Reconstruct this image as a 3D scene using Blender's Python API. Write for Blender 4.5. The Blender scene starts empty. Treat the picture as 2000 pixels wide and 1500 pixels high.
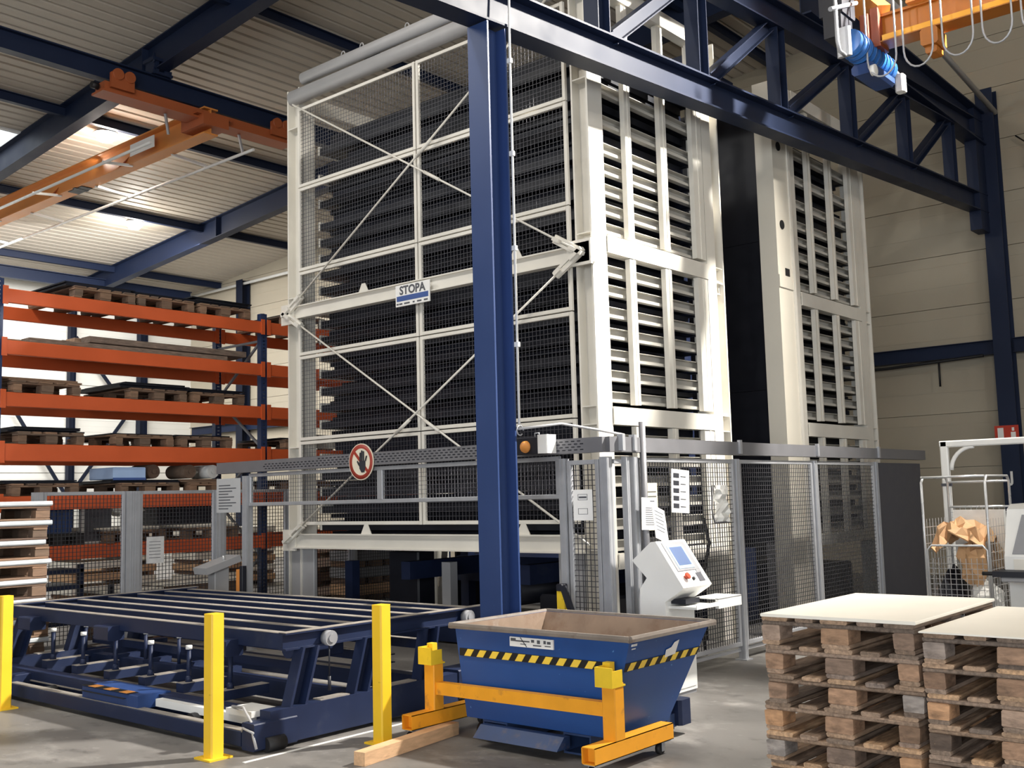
import bpy, math, random
from mathutils import Vector, Matrix
random.seed(7)
SC = bpy.context.scene
COL = SC.collection

# ------------------------------------------------------------------ camera, world, lights, exposure
def lin(h):
    h = h.lstrip('#'); o = []
    for i in (0, 2, 4):
        v = int(h[i:i+2], 16) / 255
        o.append(v / 12.92 if v <= .04045 else ((v + .055) / 1.055) ** 2.4)
    return tuple(o)

EYE = 1.67
yaw, pitch, roll, FPX = 0.865612746, 0.106401333, -0.026103296, 2059.52
cy, sy, cp, sp = math.cos(yaw), math.sin(yaw), math.cos(pitch), math.sin(pitch)
fw = Vector((sy*cp, cy*cp, sp)); rt = Vector((cy, -sy, 0)); up = rt.cross(fw)
cr, sr = math.cos(roll), math.sin(roll)
r2 = cr*rt + sr*up; u2 = -sr*rt + cr*up
cam = bpy.data.cameras.new('camera'); cam.sensor_width = 36; cam.lens = 36*FPX/2000
cam.clip_end = 200; cam.clip_start = .05
co = bpy.data.objects.new('camera', cam); COL.objects.link(co)
m = Matrix((r2, u2, -fw)).transposed().to_4x4(); m.translation = (0, 0, EYE); co.matrix_world = m
SC.camera = co

w = bpy.data.worlds.new('world'); SC.world = w; w.use_nodes = True
bg = w.node_tree.nodes['Background']
bg.inputs[0].default_value = (.86, .93, 1, 1); bg.inputs[1].default_value = 2.2

SC.view_settings.view_transform = 'Standard'; SC.view_settings.look = 'None'
SC.view_settings.gamma = 1; SC.view_settings.exposure = 0.0; SC.view_settings.use_curve_mapping = False

def area(name, loc, target, sx, sy_, power, col=(1, 1, 1), disk=False):
    l = bpy.data.lights.new(name, 'AREA'); l.energy = power; l.color = col
    l.shape = 'DISK' if disk else 'RECTANGLE'; l.size = sx
    if not disk: l.size_y = sy_
    o = bpy.data.objects.new(name, l); COL.objects.link(o); o.location = loc
    o.rotation_euler = (Vector(target) - Vector(loc)).to_track_quat('-Z', 'Y').to_euler()
    return o
WARM = (1, .95, .87)
def point_light(loc, power, r=.25, col=WARM):
    l = bpy.data.lights.new('hall_light', 'POINT'); l.energy = power; l.color = col; l.shadow_soft_size = r
    o = bpy.data.objects.new('hall_light', l); COL.objects.link(o); o.location = loc
k_ = area('hall_light', (12.0, .6, 9.4), (8.5, 5.7, 3.3), .4, 0, 600, WARM, True); k_.data.spread = 1.15      # high bay lamp over the aisle
point_light((2.5, -3.0, 9.4), 620); point_light((2.0, 7.0, 9.4), 560); point_light((8.5, -4.0, 9.4), 420)  # unseen lamps added to fill the hall, without fixtures
point_light((14.6, 25.6, 8.7), 170); point_light((11.15, 20.8, 9.1), 190)
area('low_fill', (-9.5, -2.0, 2.7), (6, 9, 1.6), 9, 4.8, 1350, (.9, .95, 1))      # added fill from the left, no opening there
area('low_fill', (6.0, -9.0, 3.0), (8, 6, 2.0), 8, 5, 380, (.93, .96, 1))       # added fill behind the camera, the wall there is closed
area('overhead_fill', (9.0, 27.0, 8.2), (10.5, 30.5, 1.5), 16, 3, 2300, (1, 1, 1))  # added fill hung under the roof to whiten the far wall
area('overhead_fill', (1.5, 12.5, 9.4), (2.5, 12.0, 0), 6, 3, 420, (1, 1, .98))  # second added overhead fill, kept out of view

# ------------------------------------------------------------------ materials
def mat(name, hexc, rough=.5, metal=0., var=.12, scale=5., bump=0., rnd=0., mapping=(1, 1, 1), spots=None, emit=0, spec=.5, ramp=None, detail=4):
    M = bpy.data.materials.new(name); M.use_nodes = True
    nt = M.node_tree; N = nt.nodes; L = nt.links
    P = N['Principled BSDF']; c = lin(hexc)
    P.inputs['Roughness'].default_value = rough; P.inputs['Metallic'].default_value = metal
    P.inputs['Specular IOR Level'].default_value = spec
    tc = N.new('ShaderNodeTexCoord'); mp = N.new('ShaderNodeMapping'); mp.inputs['Scale'].default_value = mapping
    L.new(tc.outputs['Object'], mp.inputs['Vector'])
    ns = N.new('ShaderNodeTexNoise'); ns.inputs['Scale'].default_value = scale; ns.inputs['Detail'].default_value = detail
    L.new(mp.outputs[0], ns.inputs['Vector'])
    oi = N.new('ShaderNodeObjectInfo')
    if rnd or ramp:
        ad = N.new('ShaderNodeVectorMath'); ad.operation = 'ADD'
        sc_ = N.new('ShaderNodeMath'); sc_.operation = 'MULTIPLY'; sc_.inputs[1].default_value = 37
        L.new(oi.outputs['Random'], sc_.inputs[0]); L.new(mp.outputs[0], ad.inputs[0]); L.new(sc_.outputs[0], ad.inputs[1])
        L.new(ad.outputs[0], ns.inputs['Vector'])
    mr = N.new('ShaderNodeMapRange'); mr.inputs[1].default_value = .25; mr.inputs[2].default_value = .75
    mr.inputs[3].default_value = 1 - var; mr.inputs[4].default_value = 1 + var
    L.new(ns.outputs['Fac'], mr.inputs[0])
    val = mr.outputs[0]
    if rnd:
        m2 = N.new('ShaderNodeMapRange'); m2.inputs[3].default_value = 1 - rnd; m2.inputs[4].default_value = 1 + rnd
        L.new(oi.outputs['Random'], m2.inputs[0])
        mu = N.new('ShaderNodeMath'); mu.operation = 'MULTIPLY'; L.new(val, mu.inputs[0]); L.new(m2.outputs[0], mu.inputs[1]); val = mu.outputs[0]
    vm = N.new('ShaderNodeVectorMath'); vm.operation = 'SCALE'
    if ramp:
        cr_ = N.new('ShaderNodeValToRGB'); el = cr_.color_ramp.elements
        while len(el) < len(ramp): el.new(.5)
        for i, h in enumerate(ramp): el[i].position = i / (len(ramp) - 1); el[i].color = lin(h) + (1,)
        L.new(oi.outputs['Random'], cr_.inputs[0]); L.new(cr_.outputs[0], vm.inputs[0])
    else:
        vm.inputs[0].default_value = c
    L.new(val, vm.inputs['Scale'])
    out = vm.outputs[0]
    for (h, sc2, lo, hi, st) in (spots or []):
        n2 = N.new('ShaderNodeTexNoise'); n2.inputs['Scale'].default_value = sc2; n2.inputs['Detail'].default_value = 6
        n2.inputs['Roughness'].default_value = .65
        L.new(mp.outputs[0], n2.inputs['Vector'])
        m3 = N.new('ShaderNodeMapRange'); m3.inputs[1].default_value = lo; m3.inputs[2].default_value = hi; m3.inputs[4].default_value = st
        L.new(n2.outputs['Fac'], m3.inputs[0])
        mx = N.new('ShaderNodeMix'); mx.data_type = 'RGBA'
        L.new(m3.outputs[0], mx.inputs[0]); L.new(out, mx.inputs[6]); mx.inputs[7].default_value = lin(h) + (1,)
        out = mx.outputs[2]
    L.new(out, P.inputs['Base Color'])
    rr = N.new('ShaderNodeMapRange'); rr.inputs[3].default_value = max(.03, rough - .12); rr.inputs[4].default_value = min(1, rough + .12)
    L.new(ns.outputs['Fac'], rr.inputs[0]); L.new(rr.outputs[0], P.inputs['Roughness'])
    if bump:
        b = N.new('ShaderNodeBump'); b.inputs['Strength'].default_value = bump; b.inputs['Distance'].default_value = .02
        L.new(ns.outputs['Fac'], b.inputs['Height']); L.new(b.outputs[0], P.inputs['Normal'])
    if emit:
        P.inputs['Emission Color'].default_value = c + (1,); P.inputs['Emission Strength'].default_value = emit
    return M

CONC = mat('concrete', '#767370', .5, var=.22, scale=1.3, bump=.05, detail=10, mapping=(1, .6, 1), spots=[('#454341', .7, .5, .68, .8), ('#a8a5a0', 2.6, .54, .7, .55), ('#383736', 5, .57, .72, .6), ('#b4b1ac', 11, .62, .74, .5)])
ROOFM = mat('roof_sheet', '#b9b0a3', .6, var=.06, scale=.6)
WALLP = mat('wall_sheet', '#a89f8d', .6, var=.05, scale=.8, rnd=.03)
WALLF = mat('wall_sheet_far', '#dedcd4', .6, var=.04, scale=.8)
WHITE = mat('white_paint', '#e4e0d6', .42, var=.05, scale=3, spots=[('#b9b2a2', 1.7, .6, .8, .35)])
WHITE2 = mat('white_cabinet_paint', '#e9e9e6', .4, var=.03)
BEIGE = mat('beige_paint', '#dcd6c8', .45, var=.04, scale=2)
TGREY = mat('grey_tube_paint', '#a9a9ab', .45, var=.05)
DUCT = mat('grey_duct', '#77777b', .5, metal=.2, var=.08)
GALV = mat('galvanised_profile', '#aeb0b5', .42, metal=.35, var=.08, scale=8)
WIRE = mat('wire_grey', '#58585e', .5, metal=.2, var=.05)
WIRED = mat('wire_dark', '#3c3c41', .55, metal=0, var=.05)
BLUE = mat('blue_steel_paint', '#2c4170', .42, var=.07, scale=1.5, spots=[('#6f86b4', 9, .7, .78, .5)])
NAVY = mat('navy_truss_paint', '#19243d', .5, var=.08, scale=2, spec=.3)
FARN = mat('far_wall_steel', '#151b2b', .6, var=.08, spec=.2)
NAVY2 = mat('navy_machine_paint', '#1b2643', .5, var=.15, scale=3, spec=.35, spots=[('#4a4c55', 3, .58, .75, .4)])
WORN = mat('worn_bar_top', '#8d8780', .55, var=.15, scale=6)
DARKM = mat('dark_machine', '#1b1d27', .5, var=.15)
SHEET = mat('sheet_steel', '#12151f', .5, metal=0, spec=.3, var=.15, scale=2, rnd=.3)
TRAYSH = mat('tray_front_shaded', '#bdbab2', .45, var=.05, scale=3)  # white fronts greyed, the shade of their recess put into the colour
TRAYR = mat('tray_rail', '#12151f', .5, var=.1, scale=3, rnd=.15)
ORANGE = mat('orange_beam_paint', '#d05c2e', .45, var=.07, scale=3)
UPRB = mat('rack_upright_paint', '#24365c', .45, var=.08)
CRANE = mat('crane_orange_paint', '#d98c44', .45, var=.08, scale=2)
CRANED = mat('crane_dark_orange', '#a3552f', .5, var=.1, scale=2)
CRANEY = mat('crane_yellow', '#f0a92a', .42, var=.06, scale=2)
CRANER = mat('crane_red_brown', '#8c4429', .5, var=.1)
CRANEG = mat('crane_girder_paint', '#b0681c', .45, var=.08)
YELLOW = mat('bollard_yellow', '#efc32c', .45, var=.05, scale=4, spots=[('#9a7a20', 14, .66, .72, .8), ('#4a3c1c', 5, .73, .77, .9)])
BINB = mat('bin_blue', '#1d4a8c', .42, var=.08, scale=3, spots=[('#6fa5e0', 17, .67, .72, .7), ('#14305f', 3, .6, .8, .5)])
CHAS = mat('bin_chassis', '#2b4068', .55, var=.2, scale=6, spots=[('#6d5f58', 8, .55, .7, .5)])
RUST = mat('rusty_inside', '#8f7b6a', .7, var=.2, scale=5, spots=[('#6b4a38', 4, .5, .7, .6), ('#a9a29a', 6, .6, .75, .5)])
RIM = mat('worn_rim', '#7d746c', .55, var=.2, scale=8, spots=[('#5a4336', 9, .55, .7, .6)])
STAND = mat('stand_orange_yellow', '#efa326', .5, var=.08, scale=6, spots=[('#9a6a3a', 9, .6, .74, .7)])
STANDY = mat('bracket_yellow', '#e8c32c', .5, var=.1, scale=8, spots=[('#8a6f30', 10, .6, .72, .6)])
BLACK = mat('black_rubber', '#17171a', .6, var=.1)
TAPEY = mat('tape_yellow', '#f4cf4a', .45, var=.05)
TAPEO = mat('tape_orange', '#ee9f4e', .45, var=.06)
PAPER = mat('paper', '#f0efec', .6, var=.02)
PAPERY = mat('cream_paper', '#ece0bd', .6, var=.03)
INK = mat('ink', '#56585e', .6, var=.05)
INKD = mat('dark_ink', '#2d2f36', .6, var=.05)
SIGNB = mat('sign_blue', '#415b98', .5, var=.03)
SIGNR = mat('sign_red', '#a03a2c', .5, var=.05)
SIGNRED = mat('fire_sign_red', '#c03a24', .5, var=.05)
CREAM = mat('sign_cream', '#e6dcc8', .5, var=.03)
CHROME = mat('bright_tube', '#c9cacb', .3, metal=.5, var=.05)
CARDB = mat('kraft_paper', '#c59d74', .75, var=.14, scale=6, bump=.1)
BROWNB = mat('brown_sack', '#7d6a54', .75, var=.25, scale=12, bump=.3)
PLAST = mat('white_film', '#dcdcd8', .35, var=.08, scale=9, bump=.25)
SCREEN = mat('screen_blue', '#5f7196', .3, var=.05, emit=.06)
SCREENF = mat('screen_frame', '#a9c3dd', .35, var=.03)
PGREY = mat('panel_grey', '#8f9094', .5, var=.04)
RED = mat('red_plastic', '#b5462c', .4, var=.05)
TEALB = mat('light_blue_box', '#a9c4ea', .5, var=.04)
CBLUE = mat('blue_crate', '#233f74', .5, var=.08)
DGREY = mat('dark_grey_panel', '#4c4d55', .55, var=.06)
HOISTB = mat('hoist_blue', '#2a62a6', .35, var=.06)
GLOW = mat('lamp_glow', '#fff6e4', .5, emit=60)
TIMB = mat('timber', '#d3ab84', .7, var=.16, scale=7, mapping=(1, 6, 6), bump=.1, spots=[('#8e6a4c', 6, .6, .75, .6)])
WOOD = mat('pallet_wood', '#8f7458', .8, var=.4, scale=6, bump=.3, mapping=(1.5, 9, 9), detail=8, spots=[('#4a3d34', 3.2, .54, .7, .65), ('#c9b08f', 7, .62, .74, .5)], ramp=['#6a5c52', '#b3957a', '#8a7b71', '#c7a27e', '#75685e', '#ab9078'])
WOODB = mat('pallet_block', '#8f7458', .8, var=.38, scale=14, bump=.35, mapping=(1, 1, 2.5), detail=8, spots=[('#453932', 7, .55, .72, .6), ('#d8b48c', 16, .64, .74, .45)], ramp=['#55473f', '#b08c70', '#7a6a5f', '#d0a076', '#5f5249', '#c79a74', '#98908a'])
WOODD = mat('old_rack_pallet', '#6f5849', .78, var=.22, scale=7, bump=.15, mapping=(1.2, 5, 5), ramp=['#5b483d', '#866a54', '#675649', '#8f7059'])
BOARD = mat('fibreboard', '#f5f0e4', .6, var=.02, scale=3)
WRAP = mat('wrapped_sheets', '#c3c8cc', .35, var=.08, scale=5, bump=.1)

# ------------------------------------------------------------------ geometry helpers
LOC = {}
class MB:
    def __init__(s): s.v = []; s.f = []; s.sm = []; s.mi = []; s.cm = 0
    def face(s, idx, smooth=False): s.f.append(idx); s.sm.append(smooth); s.mi.append(s.cm)
    def mark(s): return len(s.v)
    def xf(s, M, a=0):
        for i in range(a, len(s.v)): s.v[i] = tuple(M @ Vector(s.v[i]))
        return s
    def box(s, x0, x1, y0, y1, z0, z1):
        if x1 < x0: x0, x1 = x1, x0
        if y1 < y0: y0, y1 = y1, y0
        if z1 < z0: z0, z1 = z1, z0
        n = len(s.v)
        s.v += [(x0,y0,z0),(x1,y0,z0),(x1,y1,z0),(x0,y1,z0),(x0,y0,z1),(x1,y0,z1),(x1,y1,z1),(x0,y1,z1)]
        for q in ((0,3,2,1),(4,5,6,7),(0,1,5,4),(1,2,6,5),(2,3,7,6),(3,0,4,7)): s.face([n+i for i in q])
        return s
    def cbox(s, x0, x1, y0, y1, z0, z1, c=.004):
        d = (x1-x0, y1-y0, z1-z0); ax = d.index(max(d))
        if ax == 0: a, b, u, e0, e1 = (y0, y1), (z0, z1), 0, x0, x1
        elif ax == 1: a, b, u, e0, e1 = (x0, x1), (z0, z1), 1, y0, y1
        else: a, b, u, e0, e1 = (x0, x1), (y0, y1), 2, z0, z1
        c = min(c, (a[1]-a[0])*.4, (b[1]-b[0])*.4)
        P = [(a[0]+c,b[0]),(a[1]-c,b[0]),(a[1],b[0]+c),(a[1],b[1]-c),(a[1]-c,b[1]),(a[0]+c,b[1]),(a[0],b[1]-c),(a[0],b[0]+c)]
        n = len(s.v)
        for e in (e0, e1):
            for p in P: s.v.append((e,p[0],p[1]) if u == 0 else (p[0],e,p[1]) if u == 1 else (p[0],p[1],e))
        flip = (u == 1)
        for i in range(8):
            q = [n+i, n+(i+1)%8, n+8+(i+1)%8, n+8+i]; s.face(q[::-1] if flip else q)
        q0 = [n+i for i in range(8)]; q1 = [n+8+i for i in range(8)]
        s.face(q0 if flip else q0[::-1]); s.face(q1[::-1] if flip else q1)
        return s
    def extr(s, prof, p0, p1, upv=(0,0,1), smooth=False, caps=True):
        p0, p1 = Vector(p0), Vector(p1); d = (p1-p0).normalized(); U = Vector(upv)
        if abs(d.dot(U)) > .99: U = Vector((0,1,0))
        S = d.cross(U).normalized(); U = S.cross(d).normalized(); n = len(s.v); k = len(prof)
        for p in (p0, p1):
            for a, b in prof: s.v.append(tuple(p + S*a + U*b))
        for i in range(k): s.face([n+i, n+(i+1)%k, n+k+(i+1)%k, n+k+i], smooth)
        if caps:
            s.face([n+i for i in range(k)][::-1]); s.face([n+k+i for i in range(k)])
        return s
    def cyl(s, p0, p1, r, n=12, r1=None, caps=True):
        p0, p1 = Vector(p0), Vector(p1); d = (p1-p0).normalized()
        U = Vector((0,0,1)) if abs(d.z) < .9 else Vector((1,0,0))
        S = d.cross(U).normalized(); U = S.cross(d); k = len(s.v); r1 = r if r1 is None else r1
        for p, R in ((p0, r), (p1, r1)):
            for i in range(n):
                t = 2*math.pi*i/n; s.v.append(tuple(p + S*(R*math.cos(t)) + U*(R*math.sin(t))))
        for i in range(n): s.face([k+i, k+(i+1)%n, k+n+(i+1)%n, k+n+i], True)
        if caps: s.face([k+i for i in range(n)][::-1]); s.face([k+n+i for i in range(n)])
        return s
    def tube(s, pts, r, n=6, closed=False):
        pts = [Vector(p) for p in pts]; k = len(s.v); N = len(pts); U = None
        for i, p in enumerate(pts):
            if closed: d = (pts[(i+1)%N] - pts[i-1]).normalized()
            else: d = (pts[min(i+1, N-1)] - pts[max(i-1, 0)]).normalized()
            if U is None:
                U = Vector((0,0,1)) if abs(d.z) < .9 else Vector((1,0,0))
            S = d.cross(U).normalized(); U = S.cross(d).normalized()
            for j in range(n):
                t = 2*math.pi*j/n; s.v.append(tuple(p + S*(r*math.cos(t)) + U*(r*math.sin(t))))
        for i in range(N if closed else N-1):
            a = k+i*n; b = k+((i+1)%N)*n
            for j in range(n): s.face([a+j, a+(j+1)%n, b+(j+1)%n, b+j], True)
        if not closed:
            s.face([k+j for j in range(n)][::-1]); s.face([k+(N-1)*n+j for j in range(n)])
        return s
    def lathe(s, prof, c, n=20, axis='z'):
        k = len(s.v); c = Vector(c)
        for i in range(n):
            t = 2*math.pi*i/n; ca, sa = math.cos(t), math.sin(t)
            for r, h in prof:
                s.v.append(tuple(c + (Vector((r*ca, r*sa, h)) if axis == 'z' else Vector((h, r*ca, r*sa)) if axis == 'x' else Vector((r*sa, h, r*ca)))))
        m_ = len(prof)
        for i in range(n):
            for j in range(m_-1):
                a = k+i*m_+j; b = k+((i+1)%n)*m_+j; s.face([a, b, b+1, a+1], True)
        return s
    def build(s, name, mt, parent=None, local=False, kind=None, label=None):
        me = bpy.data.meshes.new(name); off = Vector((0,0,0))
        if parent is not None and not local: off = LOC.get(parent.name, off)
        me.from_pydata([(a-off.x, b-off.y, c-off.z) for a, b, c in s.v] if off.length else s.v, [], s.f)
        me.polygons.foreach_set('use_smooth', s.sm)
        for x in (mt if isinstance(mt, (list, tuple)) else [mt]): me.materials.append(x)
        if any(s.mi): me.polygons.foreach_set('material_index', s.mi)
        me.update()
        o = bpy.data.objects.new(name, me); COL.objects.link(o)
        if parent is not None:
            o.parent = parent; LOC[o.name] = off
        if kind: o['kind'] = kind
        if label: o['label'] = label
        return o

def ip(h, w_, tf, tw):
    a, b, t, f = w_/2, h/2, tw/2, tf
    return [(-a,-b),(a,-b),(a,-b+f),(t,-b+f),(t,b-f),(a,b-f),(a,b),(-a,b),(-a,b-f),(-t,b-f),(-t,-b+f),(-a,-b+f)]
def up_(h, w_, t):        # channel, web on the -u side
    a, b = w_/2, h/2
    return [(-a,-b),(a,-b),(a,-b+t),(-a+t,-b+t),(-a+t,b-t),(a,b-t),(a,b),(-a,b)]
def rp(h, w_): return [(-w_/2,-h/2),(w_/2,-h/2),(w_/2,h/2),(-w_/2,h/2)]

def thing(name, label, cat, loc=(0,0,0), group=None, rz=0):
    o = bpy.data.objects.new(name, None); COL.objects.link(o); o.location = loc; o.empty_display_size = .1
    o.rotation_euler = (0, 0, rz); o['label'] = label; o['category'] = cat
    if group: o['group'] = group
    LOC[o.name] = Vector(loc)
    return o
def tag(o, label, cat, group=None):
    o['label'] = label; o['category'] = cat
    if group: o['group'] = group
    return o
def struct(o): o['kind'] = 'structure'; return o
def dup(src, loc, label, group=None, rz=None):
    r = src.copy(); COL.objects.link(r); r.location = loc; r['label'] = label; LOC[r.name] = Vector(loc)
    if rz is not None: r.rotation_euler = (0, 0, rz)
    if group: r['group'] = group
    for ch in src.children:
        c = ch.copy(); COL.objects.link(c); c.parent = r
        for g in ch.children:
            d = g.copy(); COL.objects.link(d); d.parent = c
    return r
ORD = ['first','second','third','fourth','fifth','sixth','seventh','eighth','ninth','tenth','eleventh','twelfth','thirteenth']

def text_obj(s, size, mt, name, parent, M, thick=.0006, bold=0):
    cu = bpy.data.curves.new(name, 'FONT'); cu.body = s; cu.size = size; cu.align_x = 'CENTER'; cu.align_y = 'CENTER'; cu.offset = bold*size; cu.extrude = thick; cu.resolution_u = 3
    t = bpy.data.objects.new('t', cu); COL.objects.link(t)
    bpy.context.view_layer.update()
    me = bpy.data.meshes.new_from_object(t.evaluated_get(bpy.context.evaluated_depsgraph_get()))
    bpy.data.objects.remove(t); bpy.data.curves.remove(cu)
    me.materials.clear(); me.materials.append(mt); me.transform(M)
    o = bpy.data.objects.new(name, me); COL.objects.link(o); o.parent = parent
    return o
# frame for flat print seen from -X (text reads towards -Y) and from -Y (text reads towards +X)
def fx(x, y, z): return Matrix(((0,0,-1,x),(-1,0,0,y),(0,1,0,z),(0,0,0,1)))
def fy(x, y, z): return Matrix(((1,0,0,x),(0,0,-1,y),(0,1,0,z),(0,0,0,1)))

def mesh_grid(mb, a0, a1, b0, b1, pos, axis, pitch=.04, r=.0022, pitchb=None):
    """welded wire mesh in a plane: axis 'x' -> plane x=pos spanned by (y,z); 'y' -> plane y=pos spanned by (x,z)"""
    pb = pitchb or pitch
    n = max(1, round((a1-a0)/pitch))
    for i in range(1, n):
        a = a0+(a1-a0)*i/n
        if axis == 'x': mb.box(pos-r, pos+r, a-r, a+r, b0, b1)
        else: mb.box(a-r, a+r, pos-r, pos+r, b0, b1)
    n = max(1, round((b1-b0)/pb))
    for i in range(1, n):
        b = b0+(b1-b0)*i/n
        if axis == 'x': mb.box(pos-r, pos+r, a0, a1, b-r, b+r)
        else: mb.box(a0, a1, pos-r, pos+r, b-r, b+r)

# ------------------------------------------------------------------ the setting
def roofz(y): return 11.55 - .082*y
XR, YF = 20.3, 31.8
f = MB(); f.box(-14, XR+.4, -12, YF+.4, -.3, 0); struct(f.build('floor', CONC))
# trapezoidal roof sheet, ribs along X, with one roof light left open
def roof_piece(mb, x0, x1, y0, y1, pitch=.28):
    n = max(1, round((y1-y0)/pitch)); p = (y1-y0)/n; pts = []
    for i in range(n):
        y = y0+i*p
        for dy, dz in ((0, 0), (.72*p, 0), (.80*p, .045), (.92*p, .045)): pts.append((y+dy, roofz(y+dy)+dz))
    pts.append((y1, roofz(y1)))
    k = len(mb.v)
    for x in (x0, x1):
        for y, z in pts: mb.v.append((x, y, z))
    m_ = len(pts)
    for i in range(m_-1): mb.face([k+i, k+i+1, k+m_+i+1, k+m_+i])
    k = len(mb.v)
    for x in (x0, x1):
        for y in (y0, y1): mb.v.append((x, y, roofz(y)+.12))
    mb.face([k, k+2, k+3, k+1])
SKX0, SKX1, SKY0, SKY1 = 6.2, 9.92, 22.2, 25.3
rf = MB()
roof_piece(rf, -14, XR+.3, -12, SKY0); roof_piece(rf, -14, SKX0, SKY0, SKY1); roof_piece(rf, SKX1, XR+.3, SKY0, SKY1); roof_piece(rf, -14, XR+.3, SKY1, YF+.3)
struct(rf.build('ceiling', ROOFM))
wf = MB()
for x0, x1, y0, y1 in ((SKX0-.1, SKX0, SKY0-.1, SKY1+.1), (SKX1, SKX1+.1, SKY0-.1, SKY1+.1), (SKX0, SKX1, SKY0-.1, SKY0), (SKX0, SKX1, SKY1, SKY1+.1), (7.35, 7.42, SKY0, SKY1), (8.55, 8.62, SKY0, SKY1)):
    k = wf.mark(); wf.box(x0, x1, y0, y1, 0, .16)
    for i in range(k, len(wf.v)): a = wf.v[i]; wf.v[i] = (a[0], a[1], a[2] + roofz(a[1]) - .04)
struct(wf.build('window_1', WHITE2))
# walls of long horizontal metal panels
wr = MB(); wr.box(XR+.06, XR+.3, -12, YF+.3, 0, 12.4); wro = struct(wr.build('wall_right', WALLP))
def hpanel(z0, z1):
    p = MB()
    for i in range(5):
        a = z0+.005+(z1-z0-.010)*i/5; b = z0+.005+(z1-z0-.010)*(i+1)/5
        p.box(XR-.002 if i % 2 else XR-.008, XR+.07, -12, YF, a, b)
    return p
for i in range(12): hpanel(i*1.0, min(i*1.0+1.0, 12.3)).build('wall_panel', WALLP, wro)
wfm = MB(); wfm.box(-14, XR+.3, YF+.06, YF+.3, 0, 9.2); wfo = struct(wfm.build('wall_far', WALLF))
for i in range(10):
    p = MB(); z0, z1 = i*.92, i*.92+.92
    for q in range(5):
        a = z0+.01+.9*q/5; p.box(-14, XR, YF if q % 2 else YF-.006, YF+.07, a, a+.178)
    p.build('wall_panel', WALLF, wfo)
wl = MB(); wl.box(-14.3, -14, -12, YF+.3, 0, 12.6); struct(wl.build('wall_left', WALLP))
wb = MB(); wb.box(-14.3, XR+.3, -12.3, -12, 0, 12.8); struct(wb.build('wall_back', WALLP))
t = MB(); t.box(4.2, 8.0, 5.93, 5.955, 0, .004); struct(t.build('trim_1', WHITE2))     # pale joint strip in the floor
t = MB(); t.box(-13.9, XR-.01, YF-.12, YF-.02, 8.62, 8.72); struct(t.build('trim_2', WHITE2))

# roof beams and purlins
def beamY(name, label, x, y0, y1, h, wd, mt, drop):
    b = MB(); b.extr(ip(h, wd, .022, .012), (x, y0, roofz(y0)-.02-h/2-drop), (x, y1, roofz(y1)-.02-h/2-drop*1.0))
    for y in (y0+(y1-y0)*k/6 for k in range(1, 6)): b.box(x-wd/2, x+wd/2, y-.008, y+.008, roofz(y)-h-drop, roofz(y)-.04-drop)
    return tag(b.build(name, mt), label, 'beam')
beamY('roof_rafter', 'long blue roof rafter above the end truck of the left crane, beside the roof light', 10.06, -11.5, 31.6, .58, .26, NAVY, 0)
beamY('roof_rafter', 'blue roof rafter above the orange racking, behind the second ceiling lamp', 16.46, -11.5, 31.6, .58, .26, NAVY, 0)
PL = {9.6:'thin dark purlin over the nearer storage tower', 14.65:'dark blue purlin just above the big grey tubes on the nearer tower', 20.4:'dark blue purlin passing behind the left crane girder and its ceiling lamp', 25.25:'dark blue purlin carrying the lower ceiling lamp', 30.0:'dark blue purlin nearest the far wall'}
for y, lb in PL.items():
    b = MB(); b.extr(ip(.2, .12, .015, .01), (-13.9, y, roofz(y)-.13), (XR, y, roofz(y)-.13)); tag(b.build('purlin', NAVY), lb, 'beam')

# building columns
def hcol(name, label, x, y, z1, h, wd, mt, flange='x'):
    t = thing(name, label, 'column', (x, y, 0))
    b = MB(); pr = ip(h, wd, .016, .011)
    b.extr(pr if flange == 'x' else [(q, p) for p, q in pr], (x, y, .02), (x, y, z1), (1, 0, 0)); b.build('shaft', mt, t)
    p = MB(); p.box(x-.2, x+.2, y-.2, y+.2, 0, .02); p.build('base_plate', mt, t)
    return t
# shaft profile: up vector is +X for vertical extrusion -> h along X
def hcolx(name, label, x, y, z1, h, wd, mt):
    t = thing(name, label, 'column', (x, y, 0))
    b = MB(); T = .018
    b.box(x-h/2, x-h/2+T, y-wd/2, y+wd/2, .02, z1); b.box(x+h/2-T, x+h/2, y-wd/2, y+wd/2, .02, z1); b.box(x-h/2+T, x+h/2-T, y-.007, y+.007, .02, z1)
    b.build('shaft', mt, t)
    p = MB(); p.box(x-.2, x+.2, y-.18, y+.18, 0, .02); p.build('base_plate', mt, t)
    return t
CX, CY = 6.37, 5.6
col = hcolx('steel_column', 'tall blue steel column standing right behind the blue tipping bin', CX, CY, 5.58, .24, .22, BLUE)
c = MB(); c.tube([(CX+.135, CY-.12, 8.5), (CX+.16, CY-.12, 5.95), (CX+.14, CY-.13, 5.55), (CX+.135, CY-.13, 2.25)], .011, 6)
for z in (5.3, 4.5, 3.7, 2.9): c.box(CX+.12, CX+.15, CY-.15, CY-.11, z-.02, z+.02)
c.build('conduit', WHITE2, col, label='thin pale conduit pipe')
c = MB(); c.tube([(CX+.14+.04*math.cos(a), CY-.13, 2.2+.04*math.sin(a)) for a in [i*.5 for i in range(12)]], .006, 5); c.build('cable_hook', GALV, col)
wc = hcolx('steel_column', 'dark blue wall column with a white letter J and a red sign, at the right', 20.12, 5.45, 8.9, .3, .3, NAVY)
text_obj('J', .26, PAPER, 'letter', wc, fx(-.16, .0, 1.78), thick=.004, bold=.03)
hcolx('steel_column', 'dark blue wall column far behind the orange racking, in front of pale cladding', 20.1, 28.5, 8.9, .3, .34, FARN)
hcolx('steel_column', 'dark blue post on the far wall seen between the rack shelves, left one of two', 15.95, 31.6, 8.7, .2, .2, FARN)
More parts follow.
